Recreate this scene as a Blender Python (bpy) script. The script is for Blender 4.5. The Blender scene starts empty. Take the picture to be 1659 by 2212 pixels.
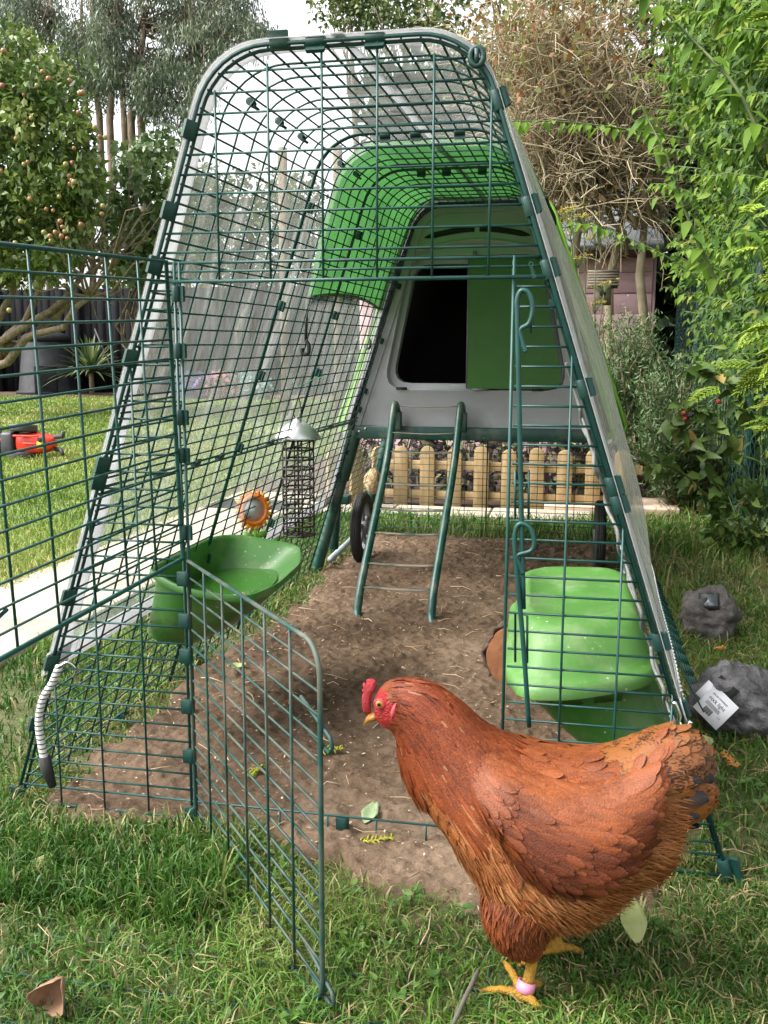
import bpy, bmesh, math, random
import numpy as np
from mathutils import Vector, Matrix
random.seed(7)
rng = np.random.default_rng(11)
R = math.radians
SC = bpy.context.scene
COL = SC.collection

# ---------------------------------------------------------------- camera
CAM = np.array([0.31886, -1.27536, 0.72667])
yaw, pit, rol = -0.2013169, -0.16437866, 0.00279494
fw = np.array([math.sin(yaw)*math.cos(pit), math.cos(yaw)*math.cos(pit), math.sin(pit)])
rt = np.array([math.cos(yaw), -math.sin(yaw), 0.0]); up = np.cross(rt, fw)
rt, up = math.cos(rol)*rt+math.sin(rol)*up, -math.sin(rol)*rt+math.cos(rol)*up
cd = bpy.data.cameras.new('camera'); cam = bpy.data.objects.new('camera', cd); COL.objects.link(cam)
cam.matrix_world = Matrix(((rt[0], up[0], -fw[0], CAM[0]), (rt[1], up[1], -fw[1], CAM[1]), (rt[2], up[2], -fw[2], CAM[2]), (0, 0, 0, 1)))
cd.sensor_fit = 'HORIZONTAL'; cd.sensor_width = 36.0; cd.lens = 36.0*2012.0/1659.0
cd.clip_start = 0.02; cd.clip_end = 500.0
SC.camera = cam

# ---------------------------------------------------------------- sky, sun, exposure
SUN_EL, SUN_AZ = R(50), R(-112)        # azimuth measured from +Y towards +X
wd = bpy.data.worlds.new('World'); SC.world = wd; wd.use_nodes = True
nt = wd.node_tree; nt.nodes.clear()
sky = nt.nodes.new('ShaderNodeTexSky'); sky.sky_type = 'NISHITA'; sky.sun_disc = False
sky.sun_elevation = SUN_EL; sky.sun_rotation = SUN_AZ; sky.air_density = 1.0; sky.dust_density = 4.0; sky.ozone_density = 1.0
hs = nt.nodes.new('ShaderNodeHueSaturation'); hs.inputs['Saturation'].default_value = 0.12; hs.inputs['Value'].default_value = 1.0
bg = nt.nodes.new('ShaderNodeBackground'); bg.inputs['Strength'].default_value = 0.15
wo = nt.nodes.new('ShaderNodeOutputWorld')
nt.links.new(sky.outputs[0], hs.inputs['Color']); nt.links.new(hs.outputs[0], bg.inputs[0]); nt.links.new(bg.outputs[0], wo.inputs[0])
sl = bpy.data.lights.new('sun', 'SUN'); sl.energy = 1.5; sl.angle = R(35); sl.color = (1.0, 0.955, 0.88)
so = bpy.data.objects.new('sun', sl); COL.objects.link(so)
sd = Vector((math.sin(SUN_AZ)*math.cos(SUN_EL), math.cos(SUN_AZ)*math.cos(SUN_EL), math.sin(SUN_EL)))
so.rotation_euler = sd.to_track_quat('Z', 'Y').to_euler()
SC.view_settings.view_transform = 'Standard'; SC.view_settings.look = 'None'
SC.view_settings.exposure = 1.72; SC.view_settings.gamma = 1.0
SC.cycles.transparent_max_bounces = 24; SC.cycles.max_bounces = 8; SC.cycles.use_denoising = True
SC.cycles.caustics_reflective = False; SC.cycles.caustics_refractive = False

# ---------------------------------------------------------------- helpers: materials
def nn(t, typ, **kw):
    n = t.nodes.new(typ)
    for k, v in kw.items():
        if k in n.inputs: n.inputs[k].default_value = v
        else: setattr(n, k, v)
    return n
def c4(c): return (c[0], c[1], c[2], 1.0)
def new_mat(name):
    m = bpy.data.materials.new(name); m.use_nodes = True
    t = m.node_tree; t.nodes.clear()
    o = t.nodes.new('ShaderNodeOutputMaterial'); p = t.nodes.new('ShaderNodeBsdfPrincipled')
    t.links.new(p.outputs[0], o.inputs[0])
    return m, t, p, o
def ramp(t, stops):
    r = t.nodes.new('ShaderNodeValToRGB'); e = r.color_ramp.elements
    while len(e) < len(stops): e.new(0.5)
    for i, (pos, c) in enumerate(stops): e[i].position = pos; e[i].color = c4(c)
    return r
def noise_mat(name, c1, c2, scale=8, rough=0.6, bump=0.0, bscale=None, metal=0.0, detail=5, spec=0.5, lo=0.35, hi=0.65, stretch=None, c3=None):
    m, t, p, o = new_mat(name)
    tc = nn(t, 'ShaderNodeTexCoord'); src = tc.outputs['Object']
    if stretch:
        mp = nn(t, 'ShaderNodeMapping'); mp.inputs['Scale'].default_value = stretch; t.links.new(src, mp.inputs[0]); src = mp.outputs[0]
    n = nn(t, 'ShaderNodeTexNoise', Scale=scale, Detail=detail, Roughness=0.6); t.links.new(src, n.inputs['Vector'])
    st = [(lo, c1), (hi, c2)] if c3 is None else [(lo, c1), ((lo+hi)/2, c3), (hi, c2)]
    r = ramp(t, st); t.links.new(n.outputs['Fac'], r.inputs[0]); t.links.new(r.outputs[0], p.inputs['Base Color'])
    p.inputs['Roughness'].default_value = rough; p.inputs['Metallic'].default_value = metal; p.inputs['Specular IOR Level'].default_value = spec
    if bump:
        b = nn(t, 'ShaderNodeBump', Strength=bump, Distance=0.01)
        n2 = nn(t, 'ShaderNodeTexNoise', Scale=bscale or scale*4, Detail=6, Roughness=0.65); t.links.new(src, n2.inputs['Vector'])
        t.links.new(n2.outputs['Fac'], b.inputs['Height']); t.links.new(b.outputs[0], p.inputs['Normal'])
    return m
def tint_mat(name, stops, rough=0.5, transl=0.3, spec=0.4, noise=0.0):
    """leaf material: colour from the per-leaf attribute 'tint', light passes through a little"""
    m, t, p, o = new_mat(name)
    a = nn(t, 'ShaderNodeAttribute', attribute_name='tint')
    r = ramp(t, stops); t.links.new(a.outputs['Fac'], r.inputs[0])
    src = r.outputs[0]
    p.inputs['Roughness'].default_value = rough; p.inputs['Specular IOR Level'].default_value = spec
    t.links.new(src, p.inputs['Base Color'])
    if transl:
        tr = nn(t, 'ShaderNodeBsdfTranslucent'); t.links.new(src, tr.inputs[0])
        mx = nn(t, 'ShaderNodeMixShader'); mx.inputs[0].default_value = transl
        t.links.new(p.outputs[0], mx.inputs[1]); t.links.new(tr.outputs[0], mx.inputs[2]); t.links.new(mx.outputs[0], o.inputs[0])
    return m
def rgb_mat(name, rough=0.6, transl=0.0, spec=0.3, attr='rgb'):
    m, t, p, o = new_mat(name)
    a = nn(t, 'ShaderNodeAttribute', attribute_name=attr); t.links.new(a.outputs['Color'], p.inputs['Base Color'])
    p.inputs['Roughness'].default_value = rough; p.inputs['Specular IOR Level'].default_value = spec
    if transl:
        tr = nn(t, 'ShaderNodeBsdfTranslucent'); t.links.new(a.outputs['Color'], tr.inputs[0])
        mx = nn(t, 'ShaderNodeMixShader'); mx.inputs[0].default_value = transl
        t.links.new(p.outputs[0], mx.inputs[1]); t.links.new(tr.outputs[0], mx.inputs[2]); t.links.new(mx.outputs[0], o.inputs[0])
    return m

# ---------------------------------------------------------------- helpers: meshes
def nrm(a): return a/np.maximum(np.linalg.norm(a, axis=-1, keepdims=True), 1e-9)
class MB:
    def __init__(s): s.V = []; s.F = {}; s.n = 0; s.A = {}
    def add(s, V, faces, **attrs):
        V = np.asarray(V, float).reshape(-1, 3)
        if isinstance(faces, np.ndarray): faces = [faces]
        for f in faces:
            f = np.asarray(f, int)
            if f.size: s.F.setdefault(f.shape[1], []).append(f+s.n)
        for k, v in attrs.items():
            v = np.asarray(v, float)
            s.A.setdefault(k, []).append((s.n, len(V), v))
        s.V.append(V); s.n += len(V)
        return s
    def addl(s, V, faces, **attrs):
        d = {}
        for f in faces: d.setdefault(len(f), []).append(f)
        return s.add(V, [np.array(x) for x in d.values()], **attrs)
    def tubes(s, P, r, sides=6, cap=True, tint=None):
        """P (n,k,3) poly-lines, r scalar | (k,) | (n,k)"""
        P = np.asarray(P, float)
        if P.ndim == 2: P = P[None]
        n, k, _ = P.shape
        r = np.broadcast_to(np.asarray(r, float), (n, k)) if np.ndim(r) != 1 or len(np.atleast_1d(r)) == k else np.broadcast_to(np.asarray(r)[:, None], (n, k))
        T = np.empty_like(P); T[:, 1:-1] = P[:, 2:]-P[:, :-2]; T[:, 0] = P[:, 1]-P[:, 0]; T[:, -1] = P[:, -1]-P[:, -2]; T = nrm(T)
        ref = np.where(np.abs(T[:, :1, 2:3]) > 0.8, np.array([[[1.0, 0.13, 0]]]), np.array([[[0.05, 0.1, 1.0]]]))
        X = np.empty_like(P); x = ref[:, 0]
        for i in range(k):
            x = x-(x*T[:, i]).sum(-1, keepdims=True)*T[:, i]; x = nrm(x); X[:, i] = x
        Y = np.cross(T, X)
        a = np.arange(sides)*2*math.pi/sides
        V = P[:, :, None]+r[:, :, None, None]*(np.cos(a)[None, None, :, None]*X[:, :, None]+np.sin(a)[None, None, :, None]*Y[:, :, None])
        i, j, q = np.meshgrid(np.arange(n), np.arange(k-1), np.arange(sides), indexing='ij')
        b = (i*k+j)*sides; q2 = (q+1) % sides
        Q = np.stack([b+q, b+q2, b+sides+q2, b+sides+q], -1).reshape(-1, 4)
        fs = [Q]
        if cap:
            e = np.arange(n)[:, None]*k*sides
            fs += [e+np.arange(sides)[None, ::-1], e+(k-1)*sides+np.arange(sides)[None]]
        at = {}
        if tint is not None: at['tint'] = np.repeat(np.asarray(tint), k*sides)
        s.add(V.reshape(-1, 3), fs, **at)
        return s
    def tube(s, pts, r, sides=8, cap=True): return s.tubes(np.asarray(pts, float)[None], r, sides, cap)
    def ring(s, pts, r, sides=8):
        P = np.asarray(pts, float); P = np.concatenate([P, P[:1]]); return s.tubes(P[None], r, sides, False)
    def box(s, c, d, M=None):
        c = np.asarray(c, float); h = np.asarray(d, float)/2
        V = np.array([[x, y, z] for x in (-1, 1) for y in (-1, 1) for z in (-1, 1)])*h
        if M is not None: V = V@np.asarray(M).T
        return s.add(V+c, np.array([[0, 1, 3, 2], [4, 6, 7, 5], [0, 4, 5, 1], [2, 3, 7, 6], [0, 2, 6, 4], [1, 5, 7, 3]]))
    def loft(s, loops, cap0=True, cap1=True, closed=True, **attrs):
        L = np.asarray(loops, float); k, n, _ = L.shape
        m = n if closed else n-1
        j, q = np.meshgrid(np.arange(k-1), np.arange(m), indexing='ij'); q2 = (q+1) % n
        Q = np.stack([j*n+q, j*n+q2, (j+1)*n+q2, (j+1)*n+q], -1).reshape(-1, 4)
        fs = [Q]
        if cap0: fs.append(np.arange(n)[None, ::-1])
        if cap1: fs.append((k-1)*n+np.arange(n)[None])
        return s.add(L.reshape(-1, 3), fs, **attrs)
    def build(s, name, mat=None, parent=None, smooth=True, bevel=0.0, solid=0.0, sub=0, mats=None):
        me = bpy.data.meshes.new(name)
        V = np.concatenate(s.V) if s.V else np.zeros((0, 3))
        off = np.zeros(3)
        if parent is None and len(V):               # top-level meshes get their origin at their base
            off = np.array([(V[:, 0].min()+V[:, 0].max())/2, (V[:, 1].min()+V[:, 1].max())/2, V[:, 2].min()]); V = V-off
        elif parent is not None:
            off = np.array(parent_world(parent))
            V = V-off; off = np.zeros(3)
        me.vertices.add(len(V)); me.vertices.foreach_set('co', V.astype(np.float32).ravel())
        lv, ls = [], []; p = 0
        for k, fl in s.F.items():
            f = np.concatenate(fl); lv.append(f.ravel()); ls.append(p+np.arange(len(f))*k); p += f.size
        lv = np.concatenate(lv); ls = np.concatenate(ls)
        me.loops.add(len(lv)); me.loops.foreach_set('vertex_index', lv.astype(np.int32))
        me.polygons.add(len(ls)); me.polygons.foreach_set('loop_start', ls.astype(np.int32))
        me.update(calc_edges=True); me.validate()
        if smooth: me.polygons.foreach_set('use_smooth', np.ones(len(me.polygons), bool))
        for k, parts in s.A.items():
            dim = 3 if parts[0][2].ndim == 2 else 1
            if dim == 1:
                arr = np.full(len(V), 0.5, np.float32)
                for a, n, v in parts: arr[a:a+n] = v
                me.attributes.new(k, 'FLOAT', 'POINT').data.foreach_set('value', arr)
            else:
                arr = np.ones((len(V), 4), np.float32)
                for a, n, v in parts: arr[a:a+n, :3] = v
                me.attributes.new(k, 'FLOAT_COLOR', 'POINT').data.foreach_set('color', arr.ravel())
        o = bpy.data.objects.new(name, me); COL.objects.link(o); o.location = off
        if mat: me.materials.append(mat)
        if parent is not None: o.parent = parent
        if solid: md = o.modifiers.new('solid', 'SOLIDIFY'); md.thickness = solid; md.offset = 0
        if bevel: md = o.modifiers.new('bevel', 'BEVEL'); md.width = bevel; md.segments = 2; md.limit_method = 'ANGLE'
        if sub: md = o.modifiers.new('sub', 'SUBSURF'); md.levels = sub; md.render_levels = sub
        return o
def parent_world(o):
    l = Vector(o.location)
    while o.parent: o = o.parent; l += Vector(o.location)
    return l
def tag(o, label=None, cat=None, group=None, kind=None):
    if label: o['label'] = label
    if cat: o['category'] = cat
    if group: o['group'] = group
    if kind: o['kind'] = kind
    return o
def thing(name, label, cat, loc=(0, 0, 0), group=None):
    o = bpy.data.objects.new(name, None); COL.objects.link(o); o.location = loc; o.empty_display_size = 0.05
    return tag(o, label, cat, group)
def copy_tree(o, parent=None):
    c = o.copy(); COL.objects.link(c)
    if parent: c.parent = parent
    for ch in list(o.children): copy_tree(ch, c)
    return c
def flat(o):
    """sharp edges for hard-edged meshes: flat faces"""
    o.data.polygons.foreach_set('use_smooth', np.zeros(len(o.data.polygons), bool)); return o
def vnoise(P, seed=0):
    """value noise on (n,3) points in 0..1"""
    P = np.asarray(P, float); i = np.floor(P).astype(np.int64); f = P-i; f = f*f*(3-2*f)
    def h(a):
        x = (a[:, 0]*374761393+a[:, 1]*668265263+a[:, 2]*2147483647+seed*1274126177) & 0xffffffff
        x = ((x ^ (x >> 13))*1274126177) & 0xffffffff; x = x ^ (x >> 16)
        return (x & 0xffff)/65535.0
    r = 0
    for dx in (0, 1):
        for dy in (0, 1):
            for dz in (0, 1):
                w = (f[:, 0] if dx else 1-f[:, 0])*(f[:, 1] if dy else 1-f[:, 1])*(f[:, 2] if dz else 1-f[:, 2])
                r = r+w*h(i+np.array([dx, dy, dz]))
    return r
def fbm(P, oct=4, seed=0):
    a = 0.5; r = 0; t = 0; P = np.asarray(P, float)
    for k in range(oct): r = r+a*vnoise(P*2**k+17.3*k, seed+k); t += a; a *= 0.55
    return r/t
def unit(n):
    v = rng.normal(size=(n, 3)); return nrm(v)
def frame(D, N):
    """orthonormal side S and normal N for directions D"""
    D = nrm(D); S = np.cross(D, N); S = nrm(S); return D, S, np.cross(S, D)
def leaves(mb, P, D, N, L, W, tint, fold=0.25, droop=0.25, simple=False):
    """batch of leaves: base P, direction D, face normal N, length L, width W"""
    n = len(P); D, S, N = frame(D, N); L = np.broadcast_to(L, n)[:, None]; W = np.broadcast_to(W, n)[:, None]
    if simple:
        V = np.stack([P, P+D*L*.45-S*W*.5-N*W*0+N*fold*W*.4, P+D*L-N*droop*L, P+D*L*.45+S*W*.5+N*fold*W*.4], 1)
        F = np.arange(n)[:, None]*4+np.array([[0, 1, 2, 3]])
        mb.add(V.reshape(-1, 3), [F], tint=np.repeat(tint, 4)); return
    def pt(u, s, z): return P+D*L*u+S*W*s+N*(W*fold*abs(s)*1.2-droop*L*u*u)+0*z
    V = np.stack([pt(0, 0, 0), pt(.3, -.5, 0), pt(.3, 0, 0), pt(.3, .5, 0), pt(.68, -.33, 0), pt(.68, 0, 0), pt(.68, .33, 0), pt(1, 0, 0)], 1)
    b = np.arange(n)[:, None]*8
    T = np.concatenate([b+np.array([[0, 1, 2]]), b+np.array([[0, 2, 3]]), b+np.array([[4, 7, 5]]), b+np.array([[5, 7, 6]])])
    Q = np.concatenate([b+np.array([[1, 4, 5, 2]]), b+np.array([[2, 5, 6, 3]])])
    mb.add(V.reshape(-1, 3), [T, Q], tint=np.repeat(tint, 8))
def blades(mb, P, H, W, tint, lean=0.5, lay=None):
    """batch of grass blades"""
    n = len(P); a = rng.uniform(0, 2*math.pi, n); d = np.stack([np.cos(a), np.sin(a), 0*a], 1)
    b = rng.uniform(0, 2*math.pi, n); s = np.stack([np.cos(b), np.sin(b), 0*b], 1)
    H = np.broadcast_to(H, n)[:, None]; W = np.broadcast_to(W, n)[:, None]*.5
    le = (lean*rng.uniform(.15, 1.3, n))[:, None]
    z = np.array([[0, 0, 1.0]])
    m1 = P+H*(.5*z*np.sqrt(np.maximum(1-le*.3, .2))+.22*le*d); m2 = P+H*(np.maximum(.85-.28*le, .25)*z+.62*le*d); t = P+H*(np.maximum(1-.55*le, .18)*z+1.05*le*d)
    V = np.stack([P-s*W, P+s*W, m1-s*W*.9, m1+s*W*.9, m2-s*W*.6, m2+s*W*.6, t], 1)
    k = np.arange(n)[:, None]*7
    Q = np.concatenate([k+np.array([[0, 1, 3, 2]]), k+np.array([[2, 3, 5, 4]])]); T = k+np.array([[4, 5, 6]])
    mb.add(V.reshape(-1, 3), [Q, T], tint=np.repeat(tint, 7))
def at(px, py, Y):
    """the point of the upright plane y = Y seen at (px, py) of the 1659 x 2212 photograph"""
    d = fw+rt*(px-829.5)/2012.0-up*(py-1106.0)/2012.0
    return CAM+d*((Y-CAM[1])/d[1])
def atz(px, py, z):
    d = fw+rt*(px-829.5)/2012.0-up*(py-1106.0)/2012.0
    return CAM+d*((z-CAM[2])/d[2])
def sharp(o, ang=38):
    if len(o.data.polygons) < 60000: o.data.set_sharp_from_angle(angle=R(ang))
    return o

# ---------------------------------------------------------------- materials of the run and the coop
M_WIRE = noise_mat('green_coated_wire', (0.004, 0.042, 0.037), (0.008, 0.066, 0.057), 30, 0.42, spec=0.5)
M_WIRE_DIRTY = noise_mat('green_coated_wire_muddy', (0.005, 0.045, 0.037), (0.13, 0.12, 0.09), 14, 0.6, lo=0.45, hi=0.75)
M_CLIP = noise_mat('dark_green_clip_plastic', (0.003, 0.032, 0.027), (0.006, 0.046, 0.038), 60, 0.45, bump=0.15)
M_STEEL = noise_mat('dark_green_painted_steel', (0.003, 0.042, 0.032), (0.006, 0.06, 0.046), 25, 0.35, bump=0.05, bscale=200)
M_GREYPL = noise_mat('grey_moulded_plastic', (0.35, 0.35, 0.385), (0.40, 0.40, 0.435), 6, 0.5, bump=0.12, bscale=400)
M_DOORGRN = noise_mat('leaf_green_plastic', (0.026, 0.115, 0.008), (0.034, 0.140, 0.011), 5, 0.4, bump=0.06, bscale=300)
M_LIME = noise_mat('lime_green_plastic', (0.16, 0.36, 0.035), (0.21, 0.43, 0.05), 5, 0.38)
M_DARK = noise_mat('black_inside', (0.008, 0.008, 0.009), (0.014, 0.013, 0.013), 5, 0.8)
M_RUBBER = noise_mat('black_rubber', (0.012, 0.012, 0.013), (0.03, 0.028, 0.027), 40, 0.7, bump=0.2)
M_GREYRIM = noise_mat('grey_rim_plastic', (0.16, 0.16, 0.17), (0.22, 0.22, 0.23), 20, 0.55)
M_TREAD = noise_mat('dusty_rung', (0.02, 0.05, 0.04), (0.20, 0.17, 0.13), 18, 0.7, lo=0.35, hi=0.6)
M_METAL = noise_mat('bright_steel', (0.6, 0.6, 0.6), (0.75, 0.75, 0.75), 10, 0.18, metal=1.0)

def splash(mat, colour=(.42, .38, .30), dens=.60, scale=70.0):
    """dried mud and droppings: small specks plus a thin uneven film"""
    t = mat.node_tree; p = next(x for x in t.nodes if x.type == 'BSDF_PRINCIPLED'); src = p.inputs['Base Color'].links[0].from_socket
    tc = nn(t, 'ShaderNodeTexCoord'); v = nn(t, 'ShaderNodeTexVoronoi', Scale=scale); n = nn(t, 'ShaderNodeTexNoise', Scale=6.0, Detail=4.0); n2 = nn(t, 'ShaderNodeTexNoise', Scale=14.0, Detail=7.0, Roughness=.7)
    for q in (v, n, n2): t.links.new(tc.outputs['Object'], q.inputs['Vector'])
    a = ramp(t, [(.10, (1, 1, 1)), (.17, (0, 0, 0))]); b = ramp(t, [(dens-.08, (0, 0, 0)), (dens+.04, (1, 1, 1))]); c = ramp(t, [(.48, (0, 0, 0)), (.75, (.32, .32, .32))])
    t.links.new(v.outputs['Distance'], a.inputs[0]); t.links.new(n.outputs['Fac'], b.inputs[0]); t.links.new(n2.outputs['Fac'], c.inputs[0])
    m1 = nn(t, 'ShaderNodeMath', operation='MULTIPLY'); t.links.new(a.outputs[0], m1.inputs[0]); t.links.new(b.outputs[0], m1.inputs[1]); m2 = nn(t, 'ShaderNodeMath', operation='MAXIMUM'); t.links.new(m1.outputs[0], m2.inputs[0]); t.links.new(c.outputs[0], m2.inputs[1])
    mx = nn(t, 'ShaderNodeMix', data_type='RGBA'); t.links.new(m2.outputs[0], mx.inputs[0]); t.links.new(src, mx.inputs[6]); mx.inputs[7].default_value = c4(colour); t.links.new(mx.outputs[2], p.inputs['Base Color']); return mat
for mq in (M_GREYPL, M_STEEL): splash(mq, (.34, .30, .24), .62)

# ---------------------------------------------------------------- the run's cross-section
W0, KS = 0.554, 0.33
def profile(w0=W0, k=KS, top=1.138, r=0.105, zb=0.0, dome=0.0, n=9, step=None):
    turn = math.acos(k/math.hypot(1, k)); tl = r*math.tan(turn/2); s = math.hypot(1, k)
    wt = w0-k*top
    a = np.array([-wt-k/s*tl, top-tl/s]); b = np.array([-wt+tl, top])
    nx = np.array([1/s, -k/s]); c = a+nx*r
    a0 = math.atan2(*(a-c)[::-1]); a1 = math.pi/2
    if a0 < 0: a0 += 2*math.pi
    arc = [c+r*np.array([math.cos(t), math.sin(t)]) for t in np.linspace(a0, a1, n)]
    left = [np.array([-(w0-k*zb), zb])]+arc
    mid = [np.array([x, top+dome*(1-(x/b[0])**2)]) for x in np.linspace(b[0], -b[0], 7)[1:-1]]
    right = [np.array([-p[0], p[1]]) for p in left[::-1]]
    P = np.array(left+mid+right)
    if step:
        d = np.concatenate([[0], np.cumsum(np.linalg.norm(np.diff(P, axis=0), axis=1))])
        m = max(2, int(round(d[-1]/step))); q = np.linspace(0, d[-1], m+1)
        P = np.stack([np.interp(q, d, P[:, 0]), np.interp(q, d, P[:, 1])], 1)
    return P
def lift(P):
    """the run's roof climbs a little toward the coop"""
    P = np.array(P, float); P[..., 2] += .033*np.clip(P[..., 1], 0, 2)*np.clip((P[..., 2]-.45)/.65, 0, 1); return P
def xz(P, y): return lift(np.stack([P[:, 0], np.full(len(P), y), P[:, 1]], 1))
WR = 0.0017
def w_at(z): return W0-KS*z
run = thing('chicken_run', 'green wire mesh run with arched roof and both front doors swung open', 'chicken run', (0, 0, 0))
def tunnel(y0, y1):
    m = MB(); pr = profile(); pw = profile(step=0.0262)
    jit = lambda n: rng.normal(0, 0.0008, n)
    P = np.stack([xz(pw, y0), xz(pw, (y0+y1)/2), xz(pw, y1)], 1); P[:, 1, 2] += jit(len(pw)); P[:, 1, 0] += jit(len(pw))
    m.tubes(P, WR, 6)
    k = int(round((y1-y0)/0.0755))
    for y in np.linspace(y0, y1, k+1):
        e = 0.0026 if y in (y0, y1) else WR
        m.tube(xz(profile(w0=W0-0.003, top=1.135), y), e, 6)
    return m
for y0, y1 in ((0.006, 0.575), (0.583, 1.01), (1.018, 1.70)):
    tunnel(y0, y1).build('tunnel_panel', M_WIRE, run)
# joint wires half way up each side
m = MB()
for s in (-1, 1):
    for z in (0.522, 0.532): m.tube([[s*(w_at(z)-.002), 0.0, z], [s*(w_at(z)-.002), 1.70, z]], 0.0024, 6)
m.build('side_rail', M_WIRE, run)
# wire below the coop
for s in (-1, 1):
    m = MB(); zs = np.arange(0.01, 0.47, 0.0262)
    m.tubes([[[s*w_at(z), 1.70, z], [s*w_at(z), 2.45, z]] for z in zs], 0.0014, 5)
    m.tubes([[[s*w_at(0), y, 0.0], [s*w_at(.47), y, .47]] for y in np.linspace(1.70, 2.45, 11)], 0.0014, 5)
    m.build('side_panel', M_WIRE, run)
m = MB(); zs = np.arange(0.01, 0.50, 0.0262)
m.tubes([[[-w_at(z), 2.45, z], [w_at(z), 2.45, z]] for z in zs], 0.0014, 5)
m.tubes([[[x, 2.45, 0], [x, 2.45, .49]] for x in np.linspace(-.40, .40, 12)], 0.0014, 5)
m.tubes([[[x, 2.452, 0], [x, 2.452, .49]] for x in (-.02,)], 0.003, 5)
m.build('rear_panel', M_WIRE, run)

# front panel: fixed mesh above and beside the doorway
m = MB(); OL, OR, OZ = -0.243, 0.237, 0.845
for z in np.arange(0.060, 1.125, 0.0262):
    w = w_at(z) if z < 1.07 else np.interp(z, [1.07, 1.09, 1.115, 1.138], [w_at(1.07), .183, .158, .09])
    if z > OZ-0.02: m.tube([[-w, 0, z], [w, 0, z]], WR, 6)
    else:
        m.tube([[-w, 0, z], [OL, 0, z]], WR, 6); m.tube([[OR, 0, z], [w, 0, z]], WR, 6)
for z in (0.012, 0.042): m.tube([[-w_at(z), 0, z], [w_at(z), 0, z]], WR*1.15, 6)
for x in np.arange(-.027-6*.0755, .5, .0755):
    zt = 1.137 if abs(x) < .10 else ((1.115 if abs(x) < .15 else 1.085) if abs(x) < .19 else (W0-abs(x))/KS)
    if OL < x < OR: m.tube([[x, -.003, .832], [x, -.003, zt]], WR, 6); m.tube([[x, -.003, 0.0], [x, -.003, .042]], WR, 6)
for x in np.arange(OR+.0755, .53, .0755): m.tube([[x, -.003, 0], [x, -.003, min((W0-x)/KS, 1.08)]], WR, 6)
for x in np.arange(OL-.0755, -.53, -.0755): m.tube([[x, -.003, 0], [x, -.003, min((W0+x)/KS, 1.08)]], WR, 6)
for x in (OL-.004, OL+.004, OR-.004): m.tube([[x, 0, 0], [x, 0, .86]], 0.0024, 6)
m.tube([[-w_at(.832), -.003, .832], [w_at(.832), -.003, .832]], 0.0027, 6); m.tube([[-w_at(.858), 0, .858], [w_at(.858), 0, .858]], 0.0022, 6)
m.build('front_panel', M_WIRE, run)
m = MB(); m.tube(xz(profile(w0=W0+.001, top=1.139), -.004), 0.0028, 8)
m.build('front_frame', M_WIRE, run)

# doors
def door(h, ang, sag, loc):
    m = MB(); w = 0.47; r = 0.035
    arc = lambda cx, cz, a0, a1: [[cx+r*math.cos(t), 0, cz+r*math.sin(t)] for t in np.linspace(a0, a1, 6)]
    fr = [[0, 0, 0]]+arc(w-r, r, -math.pi/2, 0)+arc(w-r, h-r, 0, math.pi/2)+[[0, 0, h]]
    m.ring(fr, 0.0031, 8)
    nz = int(round(h/.0262))
    for z in np.linspace(0, h, nz+1)[1:-1]: m.tube([[0, .002, z], [w, .002, z]], WR, 6)
    for x in np.linspace(0, w, 7)[1:-1]: m.tube([[x, -.001, 0], [x, -.001, h]], WR, 6)
    for z in (h*.76, .025):     # loops for the locking rod on the free edge
        m.tube([[w-.06, .004, z+.026], [w-.01, .004, z+.013], [w+.016, .004, z+.006], [w+.022, .004, z-.004], [w+.014, .004, z-.012], [w-.04, .004, z-.006]], 0.0024, 6)
    M = Matrix.Translation(loc) @ Matrix.Rotation(R(ang), 4, 'Z') @ Matrix.Rotation(R(sag), 4, 'Y')
    M = np.array(M); m.V = [v@M[:3, :3].T+M[:3, 3] for v in m.V]
    return m
door(.427, -93, 2.7, (OL-.002, -.008, .431)).build('door', M_WIRE, run)
d2 = door(.424, -50, 0.0, (OL+.006, -.008, .004)).build('door', M_WIRE_DIRTY, run)

# locking rods on the right-hand jamb
def pxline(pts, Y): return [at(a, b, Y) for a, b in pts]
def smoothline(P, k=6):
    P = np.asarray(P, float); Q = np.concatenate([[2*P[0]-P[1]], P, [2*P[-1]-P[-2]]]); o = []
    for i in range(len(P)-1):
        p0, p1, p2, p3 = Q[i:i+4]
        for t in np.linspace(0, 1, k, endpoint=False):
            o.append(.5*((2*p1)+(-p0+p2)*t+(2*p0-5*p1+4*p2-p3)*t*t+(-p0+3*p1-3*p2+p3)*t**3))
    o.append(P[-1]); return np.array(o)
MBt = MB(); MBt.tube(smoothline(pxline([(1131, 1315), (1124, 1000), (1118, 700), (1117, 650), (1126, 628), (1143, 634), (1151, 665), (1143, 698), (1124, 712), (1127, 735), (1136, 762)], -.016)), .0034, 8)
MBt.tubes([pxline([(1120, 632), (1146, 632), (1147, 720)], -.01)], .0017, 6)
MBt.build('latch_rod', M_WIRE, run)
MBt = MB(); MBt.tube(smoothline(pxline([(1143, 1570), (1131, 1400), (1117, 1240), (1112, 1160), (1122, 1132), (1144, 1140), (1154, 1168), (1147, 1190), (1118, 1200), (1122, 1220), (1130, 1240)], -.018)), .0034, 8)
MBt.tubes([pxline([(1113, 1430), (1113, 1325), (1139, 1330), (1139, 1432)], -.012)], .0017, 6)
MBt.tubes([pxline([(1113, 1120), (1113, 1015)], -.012), pxline([(1142, 1120), (1142, 1015)], -.012)], .0017, 6)
MBt.build('latch_rod', M_WIRE, run)

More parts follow.
